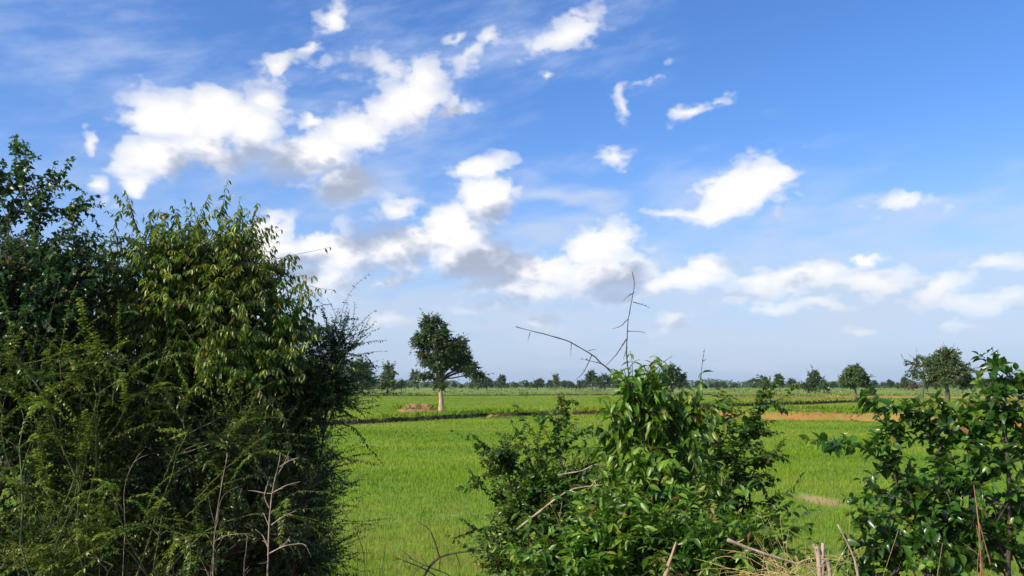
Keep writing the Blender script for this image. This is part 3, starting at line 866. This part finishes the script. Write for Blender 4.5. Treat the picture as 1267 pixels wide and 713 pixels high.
def mid_shrubs():
    rng = np.random.default_rng(31)
    D = 3.9
    b = base_at(810, D)
    t = thing('broad_leaved_shrub', b, 'tall middle shrub with hanging broad bright green leaves and bare canes rising from its top', 'shrub')
    w, l = MB(), MB()
    bl = [pxblob(792, 500, D, 17, 24, .6), pxblob(775, 545, D, 24, 30, .7), pxblob(820, 535, D, 26, 30, .8), pxblob(800, 590, D, 50, 36, 1.1), pxblob(862, 570, D, 22, 34, .6), pxblob(836, 640, D, 46, 32, .9), pxblob(760, 660, D, 50, 45, .9),
          pxblob(850, 690, D, 70, 40, 1)]
    grow(w, l, rng, b, bl, ST_broad, 9, 5, .016, .006, .0028)
    sh = [((800, 530, D), (778, 480, D), (772, 456, D)), ((810, 520, D), (800, 480, D), (790, 462, D)), ((840, 560, D), (860, 500, D), (868, 462, D)), ((770, 540, D), (752, 505, D), (745, 492, D)), ((810, 540, D), (815, 495, D), (800, 470, D)),
          ((830, 530, D), (838, 505, D), (828, 490, D)), ((840, 540, D), (868, 520, D), (885, 500, D))]
    shoots(w, l, rng, [px_line(*q) for q in sh], ST_broad, .005, 2)
    w.build('stem', M_green, t)
    l.build('foliage', M_big, t)
    # bare canes on the same shrub
    c = MB()
    D = 3.9
    canes = [([(800, 560, D), (780, 505, D), (765, 470, D), (735, 440, D), (700, 420, D), (660, 410, D), (638, 404, D)], .0052),
             ([(790, 540, D), (779, 470, D), (775, 440, D), (776, 400, D), (783, 365, D), (787, 350, D), (782, 336, D)], .0042),
             ([(850, 560, D), (865, 490, D), (868, 455, D), (872, 432, D)], .003), ([(656, 411, D), (653, 422, D)], .002), ([(707, 424, D), (706, 440, D)], .002), ([(762, 463, D), (745, 450, D), (718, 444, D)], .0025),
             ([(732, 440, D), (722, 462, D), (712, 470, D)], .0025), ([(728, 434, D), (738, 432, D)], .002), ([(775, 420, D), (762, 440, D), (750, 452, D)], .003), ([(777, 395, D), (768, 404, D), (758, 407, D)], .0022),
             ([(783, 374, D), (795, 377, D), (804, 381, D)], .0022), ([(776, 410, D), (790, 410, D), (799, 412, D)], .002), ([(785, 362, D), (775, 368, D), (770, 374, D)], .002), ([(776, 430, D), (771, 445, D)], .0022),
             ([(779, 455, D), (786, 446, D), (792, 445, D)], .002), ([(796, 478, D), (803, 452, D), (815, 443, D)], .0026), ([(800, 482, D), (812, 455, D), (832, 440, D)], .0026), ([(869, 448, D), (874, 444, D)], .002)]
    for q, r in canes:
        add_cane(c, rng, px_line(*q) if False else np.array([at(*p) for p in q]), r, 0, r < .0031 and len(q) > 2)
    o = c.build('bare_cane', M_dark, t)
    o['label'] = 'bare leafless canes arching up from the shrub against the sky'

    rng = np.random.default_rng(32)
    D = 4.3
    b = base_at(670, D)
    t = thing('small_leaved_shrub', b, 'low dark small-leaved shrub forming the left half of the middle clump, with upright sprigs', 'shrub')
    w, l = MB(), MB()
    bl = [pxblob(630, 592, D, 22, 22, .5), pxblob(665, 625, D, 40, 30, .9), pxblob(700, 612, D, 24, 26, .45), pxblob(632, 655, D, 38, 36, 1.0), pxblob(690, 675, D, 60, 45, 1.3), pxblob(735, 640, D, 34, 36, .8), pxblob(650, 715, D, 55, 36, 1.2)]
    grow(w, l, rng, b, bl, ST_small, 17, 10, .012, .004, .002)
    sh = [((695, 590, D), (690, 530, D), (692, 490, D)), ((660, 580, D), (645, 545, D), (630, 518, D)), ((640, 590, D), (615, 560, D), (592, 545, D)), ((690, 560, D), (712, 540, D), (725, 530, D)), ((665, 570, D), (664, 540, D), (652, 525, D)),
          ((620, 650, D), (590, 655, D), (562, 665, D)), ((700, 560, D), (700, 520, D), (698, 502, D)), ((600, 600, D), (585, 588, D), (578, 575, D)), ((690, 560, D), (672, 530, D), (665, 512, D)), ((720, 590, D), (728, 560, D), (722, 545, D))]
    shoots(w, l, rng, [px_line(*q) for q in sh], ST_small, .003, 3)
    w.build('stem', M_dark, t)
    l.build('foliage', M_mid, t)

    rng = np.random.default_rng(33)
    D = 4.5
    b = base_at(900, D)
    t = thing('small_leaved_shrub', b, 'airy shrub with small leaves on long arching twigs at the right of the middle clump', 'shrub')
    w, l = MB(), MB()
    bl = [pxblob(885, 585, D, 30, 32, .6), pxblob(900, 635, D, 38, 36, .8), pxblob(880, 690, D, 60, 40, 1.0), pxblob(925, 600, D, 20, 40, .3)]
    st = dict(ST_small, len=.042)
    grow(w, l, rng, b, bl, st, 13, 8, .010, .004, .002)
    sh = [((900, 600, D), (930, 520, D), (965, 470, D)), ((930, 520, D), (950, 500, D), (978, 488, D)), ((900, 570, D), (930, 550, D), (962, 565, D)), ((900, 600, D), (935, 590, D), (958, 600, D)), ((905, 630, D), (940, 622, D), (972, 632, D)),
          ((880, 560, D), (885, 510, D), (905, 490, D)), ((900, 560, D), (925, 525, D), (958, 520, D)), ((890, 560, D), (905, 520, D), (930, 505, D)), ((915, 650, D), (940, 650, D), (960, 662, D)), ((940, 510, D), (945, 480, D), (940, 466, D)),
          ((900, 560, D), (920, 540, D), (960, 535, D))]
    shoots(w, l, rng, [px_line(*q) for q in sh], st, .003, 2.5)
    w.build('stem', M_dark, t)
    l.build('foliage', M_mid, t)

    rng = np.random.default_rng(34)
    D = 3.5
    b = base_at(800, D)
    t = thing('low_shrub', b, 'low bright green leafy undergrowth filling the foot of the middle clump', 'shrub')
    w, l = MB(), MB()
    bl = [pxblob(700, 712, D, 40, 28, .8), pxblob(770, 690, D, 54, 42, 1.1), pxblob(850, 690, D, 56, 42, 1.2), pxblob(920, 700, D, 45, 36, 1.0), pxblob(740, 740, D, 80, 40, 1), pxblob(860, 750, D, 90, 40, 1)]
    grow(w, l, rng, b, bl, ST_low, 13, 8, .010, .004, .002)
    w.build('stem', M_green, t)
    l.build('foliage', M_big, t)


mid_shrubs()
D = 4.0
bare_shrub('dead_branch', 'pale dead branch with a bent tip poking out of the middle shrub leaves', base_at(690, D),
           [[(640, 655, D - .1), (665, 635, D - .15), (690, 615, D - .2), (710, 604, D - .2), (745, 600, D - .2)], [(690, 588, D - .2), (720, 583, D - .2), (738, 573, D - .2), (752, 583, D - .2)],
            [(700, 760, D), (705, 700, D - .1), (690, 640, D - .15), (680, 622, D - .2)]],
           .006, M_dry, 4, 41, cat='branch')
D = 3.2
bare_shrub('cut_stake', 'stout cut brown stake sticking up at the bottom of the middle shrub', base_at(815, D), [[(812, 800, D), (822, 716, D), (830, 690, D), (837, 671, D)]], .016, M_pale, 0, 42, cat='stake')

# ------------------------------------------------------------------ the shrub on the right
ST_gloss = dict(twig=.14, nodes=7, len=.050, asp=.66, kind='full', hang=.15, fwd=.6, jit=.4, droop=.1, tup=.5, up=.3, tilt=.6, spiral=True, keep=.85)


def right_shrub():
    rng = np.random.default_rng(51)
    D = 3.3
    b = base_at(1190, D)
    t = thing('glossy_shrub', b, 'glossy round-leaved dark green shrub in the right corner of the photograph', 'shrub')
    w, l = MB(), MB()
    bl = [pxblob(1160, 600, D, 40, 26, .5), pxblob(1205, 575, D, 30, 34, .5), pxblob(1245, 545, D, 22, 32, .4), pxblob(1225, 620, D, 52, 44, .9), pxblob(1135, 668, D, 50, 32, .9), pxblob(1200, 690, D, 75, 42, 1.2), pxblob(1290, 600, D, 36, 60, .7),
          pxblob(1100, 715, D, 44, 30, .9), pxblob(1270, 700, D, 60, 50, 1), pxblob(1120, 620, D, 20, 16, .3)]
    grow(w, l, rng, b, bl, ST_gloss, 9, 5, .014, .005, .0025)
    sh = [((1200, 560, D), (1235, 490, D), (1228, 432, D)), ((1180, 570, D), (1150, 520, D), (1136, 492, D)), ((1120, 590, D), (1070, 555, D), (1022, 546, D)), ((1200, 540, D), (1180, 505, D), (1150, 496, D)), ((1110, 600, D), (1095, 530, D), (1080, 498, D)),
          ((1225, 500, D), (1245, 470, D), (1262, 468, D)), ((1110, 560, D), (1105, 530, D), (1125, 512, D)), ((1160, 560, D), (1190, 520, D), (1210, 470, D)), ((1100, 560, D), (1080, 545, D), (1100, 520, D)), ((1120, 640, D), (1080, 640, D), (1060, 632, D)),
          ((1150, 540, D), (1120, 510, D), (1105, 500, D)), ((1230, 540, D), (1255, 500, D), (1275, 480, D)), ((1100, 690, D), (1070, 670, D), (1040, 668, D))]
    shoots(w, l, rng, [px_line(*q) for q in sh], ST_gloss, .004, 2.5)
    w.build('stem', M_dark, t)
    l.build('foliage', M_gloss, t)


right_shrub()
D = 2.8
bare_shrub('dead_cane', 'pale leaning dead cane with a broken tip beside the right shrub', base_at(1055, D), [[(1066, 800, D), (1062, 715, D), (1058, 692, D), (1047, 668, D), (1036, 649, D)]], .0075, M_dry, 0, 61, cat='cane')
bare_shrub('dead_cane', 'bundle of reddish dry twigs hanging inside the right shrub', base_at(1215, D - .4),
           [[(1212, 800, D - .4), (1214, 700, D - .4), (1212, 655, D - .4), (1205, 600, D - .3)], [(1220, 800, D - .4), (1216, 690, D - .4), (1208, 650, D - .4)], [(1206, 800, D - .4), (1209, 700, D - .4), (1214, 660, D - .4)],
            [(1226, 700, D - .4), (1212, 648, D - .4)]], .003, M_brown, 3, 62, cat='twigs')


def stump():
    D = 3.0
    rng = np.random.default_rng(63)
    b = base_at(1015, D)
    t = thing('broken_stump', b, 'broken pale stump with splintered top in the straw, lower right', 'stump')
    w = MB()
    for q, r in (([(1015, 790, D), (1014, 715, D), (1013, 690, D), (1010, 676, D)], .014), ([(1017, 790, D), (1018, 700, D), (1018, 672, D)], .010), ([(1014, 700, D), (1022, 690, D), (1027, 706, D), (1030, 740, D)], .009),
                 ([(1012, 682, D), (1006, 674, D)], .008)):
        add_cane(w, rng, np.array([at(*p) for p in q]), r, 0, tip=.6)
    w.build('trunk', M_dry, t)
    b = base_at(965, D)
    w = MB()
    t = thing('fallen_branch', b, 'pale fallen branch lying over the straw beside the broken stump', 'branch')
    add_cane(w, rng, np.array([at(*p) for p in [(900, 668, D), (930, 680, D), (955, 688, D), (985, 697, D), (1010, 704, D)]]), .007, 5)
    w.build('branch', M_dry, t)
    # straw
    w = MB()
    c = at(985, 700, D)
    n = 140
    p = np.stack([rng.normal(c[0] - .04, .08, n), rng.normal(D, .10, n), c[2] - .03 + rng.uniform(-.07, .03, n)], -1)
    d = unit(np.stack([rng.normal(-.2, 1, n), rng.normal(0, .6, n), rng.normal(.15, .35, n)], -1))
    w.tubes(bend_lines(rng, p, d, rng.uniform(.07, .24, n), 5, .5, .5), .0011, .0006, 3)
    # stalks that carry the heap down to the ground
    n = 60
    p = np.stack([rng.normal(c[0], .12, n), rng.normal(D, .10, n), np.full(n, float(ground_z(0, D)))], -1)
    d = unit(np.stack([rng.normal(0, .25, n), rng.normal(0, .25, n), np.ones(n)], -1))
    w.tubes(bend_lines(rng, p, d, rng.uniform(.35, .62, n) * (c[2] - float(ground_z(0, D))) / .5, 5, .3, .3), .0012, .0006, 3)
    tag(w.build('straw', M_straw), 'loose pile of dry yellow straw around the broken stump', kind='stuff')


stump()


# ------------------------------------------------------------------ trees on the field
def tree(name, label, cat, px, py, blobs, trunk, st, leafm, n_limb, n_twig, barkm=None, seed=1, group=None, tr=.25, limb_r=.05, twig_r=.02, limbs=()):
    rng = np.random.default_rng(seed)
    b = on_field(px, py)
    D = b[1]
    t = thing(name, b, label, cat, group)
    w, l, w2 = MB(), MB(), MB()
    tp = np.array([at(x, y, D) for x, y in trunk])
    tp[0] = b - np.array([0, 0, .1])
    seg = np.r_[0, np.cumsum(np.linalg.norm(np.diff(tp, axis=0), axis=1))]
    u = np.linspace(0, seg[-1], 14)
    P = np.stack([np.interp(u, seg, tp[:, k]) for k in range(3)], -1)
    P[1:-1] = (P[:-2] + 2 * P[1:-1] + P[2:]) / 4
    rads = tr * (1 - .45 * np.linspace(0, 1, 14)) * (1 + .45 * np.exp(-np.linspace(0, 1, 14) * 9))
    tmp = MB()
    tmp.tubes(P[None], 1, 1, 10)
    V = tmp.v[0].reshape(14, 10, 3)
    V = P[:, None] + (V - P[:, None]) * rads[:, None, None] * (1 + rng.normal(0, .07, (14, 10, 1)))
    w.add(V, tmp.f[0])
    top = P[-1]
    for q in limbs:
        lp = np.array([at(x, y, D + dz) for x, y, dz in q])
        lp[0] = top
        add_cane(w2, rng, lp, tr * .5, 0, tip=.45)
    bl = []
    for (x, y, rx, ry, dn) in blobs:
        bl.append((at(x, y, D + rng.normal(0, .25) * rx * D / FPX), (rx * D / FPX, rx * D / FPX, ry * D / FPX), dn))
    s2 = dict(st, spread=0.0)
    grow(w2, l, rng, top, bl, s2, n_limb, n_twig, tr * .34, limb_r, twig_r, 3)
    w.build('trunk', barkm or M_bark, t)
    w2.build('limbs', M_bark, t)
    l.build('crown', leafm, t)
    return t


def tree_style(D, k=1.0):
    px = D / FPX
    return dict(twig=5.5 * px * k, nodes=5, len=2.5 * px * k, asp=.75, kind='small', hang=.4, fwd=.5, jit=.5, droop=.5, tup=.2, up=.15, tilt=.8)


dl = on_field(545, 510)[1]
tree('lone_tree', 'tall lone tree with pale lit trunk standing in the middle of the field', 'tree', 546, 511.5,
     [(533, 401, 13, 12, .8), (521, 420, 12, 12, .7), (526, 440, 12, 11, .6), (543, 414, 17, 14, .9), (553, 432, 18, 14, 1.1), (567, 430, 14, 12, .9), (575, 448, 13, 11, .9), (586, 459, 10, 8, .6), (541, 450, 16, 9, .7),
      (597, 466, 5, 4, .25), (528, 468, 10, 5, .25), (562, 452, 13, 8, .6), (536, 418, 20, 18, 1.0), (545, 478, 8, 5, .3)],
     [(546, 511.5), (546, 495), (545, 482), (544, 472)], dict(tree_style(dl), twig=.5, len=.19), M_tree, 46, 9, M_pale, 71, tr=.25, limb_r=.045, twig_r=.02,
     limbs=[[(544, 472, 0), (541, 455, 0), (538, 430, .3), (534, 408, .2)], [(544, 472, 0), (550, 458, 0), (556, 440, -.3), (562, 430, 0)], [(544, 472, 0), (560, 463, .2), (578, 458, .2)]])
dr = on_field(1172, 501)[1]
tree('field_tree', 'largest tree on the right of the field, with a dense green rounded crown', 'tree', 1172, 501,
     [(1172, 444, 18, 14, 1), (1160, 455, 18, 15, 1), (1183, 458, 18, 14, 1.0), (1170, 468, 24, 12, 1.1), (1190, 470, 13, 10, .6), (1150, 470, 12, 10, .5), (1195, 478, 8, 6, .3)],
     [(1172, 501), (1173, 490), (1172, 482), (1171, 474)], dict(tree_style(dr), twig=.6, len=.24), M_tree2, 46, 9, M_bark, 72, tr=.32, limb_r=.06, twig_r=.025,
     limbs=[[(1171, 474, 0), (1160, 462, 0), (1152, 452, 0)], [(1171, 474, 0), (1178, 460, 0), (1176, 442, 0)]])
d2 = on_field(1141, 494)[1]
tree('thin_tree', 'sparse brownish tree partly leafless, left beside the largest right tree', 'tree', 1141, 494,
     [(1130, 451, 10, 9, .5), (1142, 449, 12, 8, .5), (1136, 462, 13, 9, .5), (1150, 458, 10, 10, .4), (1128, 468, 8, 6, .25)],
     [(1141, 494), (1142, 484), (1143, 474), (1143, 468)], dict(tree_style(d2), keep=.7), M_tree2, 18, 7, M_bark, 73, tr=.16, limb_r=.06, twig_r=.03)
d3 = on_field(1058, 493)[1]
tree('round_tree', 'small tree with a neat ball-shaped crown on a leaning trunk', 'tree', 1058, 493,
     [(1057, 466, 14, 12, 1.2), (1050, 472, 11, 8, .9), (1063, 470, 12, 9, .9), (1057, 460, 10, 7, .7), (1070, 473, 6, 5, .3)],
     [(1060, 493), (1059, 487), (1058, 480), (1057, 474)], dict(tree_style(d3, .8), len=.38), M_tree2, 60, 9, M_bark, 74, tr=.2, limb_r=.06, twig_r=.03)
d4 = on_field(832, 488)[1]
tree('dark_tree', 'dense dark broad tree behind the middle shrub bare canes', 'tree', 832, 488,
     [(831, 463, 12, 10, 1.1), (824, 470, 10, 8, .8), (839, 470, 10, 8, .9), (832, 476, 15, 6, .9)],
     [(832, 488), (832, 484), (832, 478), (832, 472)], tree_style(d4), M_tree, 36, 9, M_bark, 75, tr=.3, limb_r=.08, twig_r=.04)
d5 = on_field(480, 488)[1]
tree('bright_tree', 'slender yellow-green lit tree beside the thicket edge, left of the lone tree', 'tree', 480, 488,
     [(482, 458, 7, 8, .7), (479, 467, 10, 8, .9), (484, 476, 9, 7, .8), (474, 474, 7, 6, .6)],
     [(480, 488), (480, 484), (480, 478), (480, 472)], tree_style(d5), M_tree2, 20, 8, M_bark, 76, tr=.2, limb_r=.07, twig_r=.04)
d6 = on_field(1008, 487)[1]
tree('spiky_tree', 'bushy dark tree with a ragged pointed top, left of the ball-shaped tree', 'tree', 1008, 487,
     [(1008, 472, 10, 7, 1), (1001, 478, 9, 6, .9), (1016, 478, 9, 6, .9), (1007, 466, 5, 5, .5)],
     [(1008, 487), (1008, 483), (1008, 478), (1008, 474)], tree_style(d6), M_tree, 20, 8, M_bark, 77, tr=.2, limb_r=.07, twig_r=.04)

# prototypes for the smaller, farther trees, built 6 m tall at the origin and copied
def proto(seed, blobs, leafm, name, label, h=6.0):
    rng = np.random.default_rng(seed)
    t = thing(name, (0, 0, 0), label, 'tree')
    w, l = MB(), MB()
    top = np.array([rng.normal(0, .15), 0, h * .35])
    w.tubes(np.array([[0, 0, -.1], [.03, 0, h * .15], top])[None], .2, .13, 6)
    st = dict(twig=.9, nodes=5, len=.42, asp=.8, kind='small', hang=.3, fwd=.5, jit=.5, droop=.4, tup=.2, up=.1, tilt=.8, spread=0)
    grow(w, l, rng, top, [(np.array(c) * h, np.array(r) * h, dn) for c, r, dn in blobs], st, 18, 6, .08, .05, .03, 3)
    w.build('trunk', M_bark, t)
    l.build('crown', leafm, t)
    return t


PR = [
    proto(81, [((0, 0, .72), (.26, .26, .24), 1.2), ((-.18, .05, .55), (.24, .24, .2), 1), ((.2, 0, .55), (.24, .24, .22), 1), ((0, 0, .4), (.35, .3, .18), 1)], M_tree, 'far_tree', 'x'),
    proto(82, [((0, 0, .8), (.16, .16, .18), 1), ((0, 0, .58), (.22, .22, .2), 1.1), ((.05, 0, .36), (.26, .24, .18), .9)], M_tree2, 'far_tree', 'x'),
    proto(83, [((-.25, 0, .5), (.3, .28, .22), 1), ((.25, 0, .45), (.32, .28, .22), 1), ((0, 0, .7), (.3, .26, .22), 1.1), ((.1, 0, .3), (.5, .35, .18), 1.2)], M_tree, 'far_tree', 'x'),
    proto(84, [((0, 0, .35), (.42, .35, .22), 1.2), ((.15, 0, .55), (.25, .22, .15), .8), ((-.3, 0, .25), (.3, .25, .16), .8)], M_tree, 'far_tree', 'x'),
]
used = set()


def place(k, px, base_y, top_y, label, group=None, wide=1.0, rz=None, name=None):
    g = on_field(px, base_y)
    h = (base_y - top_y) * g[1] / FPX
    s = h / (6.0 * [.96, .98, .92, .68][k])
    rz = (px * 1.7) % 6.28 if rz is None else rz
    if k not in used:
        used.add(k)
        o = PR[k]
        o.location = g
        o.rotation_euler = (0, 0, rz)
        o.scale = (s * wide, s * wide, s)
        o['label'] = label
        if group:
            o['group'] = group
    else:
        o = copy_thing(PR[k], g, rz, (s * wide, s * wide, s), label)
        if group:
            o['group'] = group
        elif 'group' in o:
            del o['group']
    return o


place(1, 513, 483.5, 458, 'narrow upright dark tree between the slender bright tree and the lone tree', wide=.9)
place(0, 620, 483, 464, 'dark round tree on the horizon, first one right of the lone tree')
place(1, 688, 483, 463.5, 'small upright tree on the horizon between two middle shrubs', wide=.9)
place(0, 733, 482.5, 459, 'dark tree just under the long arching bare cane')
place(2, 748, 483, 463, 'wide tree next to the one under the arching cane')
place(2, 448, 487, 446, 'bushy tree peeping out right behind the left thicket', wide=1.2)
place(0, 497, 484.5, 470, 'low round bush right of the slender bright tree')
place(1, 588, 483, 459, 'small thin tree at the right tip of the lone tree crown', wide=.8)
place(3, 602, 483.5, 470, 'low brownish bush under the right edge of the lone tree')
place(0, 965, 484, 463, 'round dark tree on the horizon behind the airy middle twigs', wide=1.0)
place(2, 1120, 482, 467, 'wide dark tree in the treeline behind the largest right tree')
place(0, 1080, 492, 478, 'low bush at the foot of the ball-shaped tree')
place(3, 665, 482.5, 470, 'low bush on the horizon left of the small upright tree')
place(3, 707, 482.5, 473, 'small bush on the horizon between two far trees')
place(0, 945, 483, 466, 'round tree on the horizon left of the darker round one')
place(3, 1070, 491.5, 483, 'small scrub patch in the far field by the ball-shaped tree')
place(2, 1232, 484, 466, 'wide dark tree on the horizon at the right edge')
rb = copy_thing(PR[3], on_field(1130, 484), .3, .8, 'reddish-brown bush behind the sparse tree')
rb.name = 'brown_bush'
for ch in rb.children:
    if ch.name.startswith('crown'):
        ch.data = ch.data.copy()
        ch.data.materials[0] = M_brownleaf
if 'group' in rb:
    del rb['group']



def far_label(k, px):
    kind = ['round-topped dark tree', 'slim upright tree', 'broad spreading tree', 'low bushy tree'][k]
    where = [(500, 'left of the lone tree, by the slender bright tree'), (600, 'right behind the lone tree'), (650, 'just right of the lone tree'), (700, 'near the small upright tree'), (760, 'under the long arching cane'),
             (825, 'behind the top of the middle shrub'), (880, 'just right of the dense dark tree'), (940, 'above the left end of the orange bank'), (1000, 'left of the spiky tree'), (1050, 'between spiky tree and ball-shaped tree'),
             (1115, 'between the ball-shaped tree and the sparse tree'), (1180, 'behind the sparse tree and largest tree'), (1400, 'right of the largest right tree')]
    return 'far ' + kind + ' ' + next(t for x, t in where if px < x)


rng = np.random.default_rng(90)
taken = [513, 620, 688, 733, 748, 480, 830, 965, 1008, 1057]
for px in np.arange(440, 1290, 7.0):
    px = px + rng.uniform(-4, 4)
    if min(abs(px - q) for q in taken) < 6 or rng.uniform() < .12:
        continue
    by = rng.uniform(479.8, 482.6)
    hpx = rng.uniform(5, 10) * rng.choice([1, 1, 1.35]) + (3 if px > 1080 else 0)
    kk = int(rng.choice([0, 1, 2, 3], p=[.35, .1, .3, .25]))
    place(kk, px, by, by - hpx, far_label(kk, px), 'trees of the far treeline', wide=rng.uniform(.9, 1.4))


def far_wood():
    """the unbroken wood behind the single trees"""
    rng = np.random.default_rng(91)
    b = MB()
    n = 60000
    x = rng.uniform(-620, 620, n)
    y = 640 + rng.uniform(0, 60, n)
    hh = 3.6 + 2.2 * np.sin(x * .045 + 1) * np.sin(x * .013) + 1.1 * np.sin(x * .21) + .8 * np.sin(x * .57 + 2)
    z = hh * rng.uniform(0, 1, n) ** .8
    p = np.stack([x, y, z], -1)
    L = rng.uniform(.6, 1.5, n)
    b.leaves(p, rand_dirs(rng, n, .2), rand_dirs(rng, n), L, L * .8, 'small', 0, tone=rng.uniform(0, 1, n))
    tag(b.build('far_wood', M_tree), 'long dark wood closing the horizon behind the fields', kind='stuff')


far_wood()


def haze():
    m, N, out = mat('humid_air')
    v = N.n('ShaderNodeVolumePrincipled', {'Color': (.86, .92, 1, 1), 'Density': HAZE, 'Anisotropy': .3})
    m.node_tree.links.new(v.outputs[0], out.inputs['Volume'])
    b = MB()
    x, y0, y1, z0, z1 = 1400, -60, 1500, -1.2, 22
    V = [(sx * x, y, z) for z in (z0, z1) for y in (y0, y1) for sx in (-1, 1)]
    F = [(0, 2, 3), (0, 3, 1), (4, 5, 7), (4, 7, 6), (0, 1, 5), (0, 5, 4), (2, 6, 7), (2, 7, 3), (0, 4, 6), (0, 6, 2), (1, 3, 7), (1, 7, 5)]
    b.add(V, F)
    tag(b.build('haze', m, smooth=False), 'thin pale haze over the far fields', kind='stuff')


HAZE = .0001
haze()


def scrub():
    """weedy scrub on the dry far fields"""
    rng = np.random.default_rng(92)
    b = MB()
    n = 420
    d = rng.uniform(170, 560, n)
    cx = rng.uniform(-.66, .66, n) * d
    m = 26
    p = np.stack([cx, d, np.zeros(n)], -1)[:, None] + rng.normal(0, 1, (n, m, 3)) * np.array([1.4, .8, 0]) + np.abs(rng.normal(0, .3, (n, m, 1))) * np.array([0, 0, 1.])
    p = p.reshape(-1, 3)
    L = rng.uniform(.2, .5, len(p))
    b.leaves(p, rand_dirs(rng, len(p), .5), rand_dirs(rng, len(p)), L, L * .7, 'small', 0, tone=np.repeat(rng.uniform(0, 1, n), m))
    tag(b.build('scrub', M_tree), 'weedy green scrub over the far dry fields', kind='stuff')


scrub()


# ------------------------------------------------------------------ young rice and grass
def rice():
    m, N, out = mat('rice_blades')
    pos = N.n('ShaderNodeTexCoord').outputs['Object']
    tone = N.n('ShaderNodeAttribute', attribute_name='tone').outputs['Fac']
    n1 = N.noise(N.vm('MULTIPLY', pos, (.45, 1, 0)).outputs[0], .13, 5, .68)
    n2 = N.noise(N.vm('MULTIPLY', pos, (1, 1, 0)).outputs[0], 1.1, 3, .6)
    col = N.ramp(N.m('ADD', N.m('MULTIPLY', N.m('MULTIPLY_ADD', n1, 2.5, -.75), .75), N.m('MULTIPLY', tone, .3)),
                 [(.2, (.10, .185, .012)), (.42, (.165, .275, .013)), (.62, (.24, .325, .02)), (.85, (.36, .34, .075))])
    sp = N.n('ShaderNodeSeparateXYZ', {0: pos})
    col = N.mix(N.mr(sp.outputs[1], 70, 95, 0, .35), col, (.25, .31, .045))
    near = N.mr(sp.outputs[1], 24, 11)
    dry = N.m('MULTIPLY', near, N.mr(N.m('ADD', n2, N.m('MULTIPLY', tone, .25)), .52, .75))
    col = N.mix(N.m('MULTIPLY', dry, .75), col, (.30, .26, .08))
    p = N.n('ShaderNodeBsdfPrincipled', {'Base Color': col, 'Roughness': .6, 'Specular IOR Level': .08})
    tr = N.n('ShaderNodeBsdfTranslucent', {'Color': N.vm('MULTIPLY', col, (1.2, 1.2, .6)).outputs[0]})
    mx = N.n('ShaderNodeMixShader', {0: .4, 1: p.outputs[0], 2: tr.outputs[0]})
    m.node_tree.links.new(mx.outputs[0], out.inputs[0])
    rng = np.random.default_rng(95)
    n = 470000
    d = 8.5 * np.exp(rng.uniform(0, 1, n) ** .85 * math.log(186 / 8.5))
    x = rng.uniform(-.70, .70, n) * d
    ok = np.ones(n, bool)
    for P, w in BANKS:
        yy = np.interp(x, P[:, 0], P[:, 1], left=-99, right=-99)
        ok &= ~((np.abs(d - yy) < w * 1.5))
    # a bald sandy patch
    c = on_field(1013, 619)
    ok &= ~(((((x - c[0]) / .45) ** 2 + ((d - c[1]) / 1.0) ** 2) < rng.uniform(.2, 1.4, n)) & (rng.uniform(0, 1, n) < .82))
    x, d = x[ok], d[ok]
    n = len(x)
    h = rng.uniform(.05, .125, n) * (1 + .25 * np.sin(x * .7) * np.sin(d * .45))
    tall = rng.uniform(0, 1, n) < .03
    h = np.where(tall & (d < 20), h * 1.7, h)
    w = np.maximum(.0038, .00055 * d) * rng.uniform(.7, 1.3, n)
    base = np.stack([x, d, ground_z(x, d)], -1)
    lean = np.stack([rng.normal(0, .22, n), rng.normal(0, .22, n), np.ones(n)], -1) * h[:, None]
    th = rng.uniform(-1.1, 1.1, n)
    sd = np.stack([np.cos(th), np.sin(th), 0 * th], -1) * w[:, None] / 2
    bend = np.stack([rng.normal(0, .12, n), rng.normal(0, .12, n), -.05 * np.ones(n)], -1) * h[:, None]
    mid = base + lean * .55
    V = np.stack([base - sd, base + sd, mid - sd * .85, mid + sd * .85, base + lean + bend], 1)
    F = (np.arange(n) * 5)[:, None, None] + np.array([(0, 1, 3), (0, 3, 2), (2, 3, 4)])[None]
    b = MB()
    b.add(V, F, np.repeat(rng.uniform(0, 1, n), 5))
    tag(b.build('rice', m), 'young bright green rice covering the paddy field', kind='stuff')
    # taller weeds on the banks
    b = MB()
    for P, w in BANKS:
        n = 1500
        i = rng.integers(0, len(P), n)
        p = P[i] + rng.normal(0, 1, (n, 3)) * np.array([.4, w * .45, 0]) + np.array([0, w * .2, .25])
        L = rng.uniform(.15, .35, n) * (1 + P[i, 1] / 150)
        b.leaves(p, np.stack([rng.normal(0, .4, n), rng.normal(0, .4, n), np.ones(n)], -1), rand_dirs(rng, n), L, L * .25, 'small', .2, tone=rng.uniform(0, 1, n))
    tag(b.build('bank_grass', m), 'tufts of grass growing along the earth banks', kind='stuff')


rice()
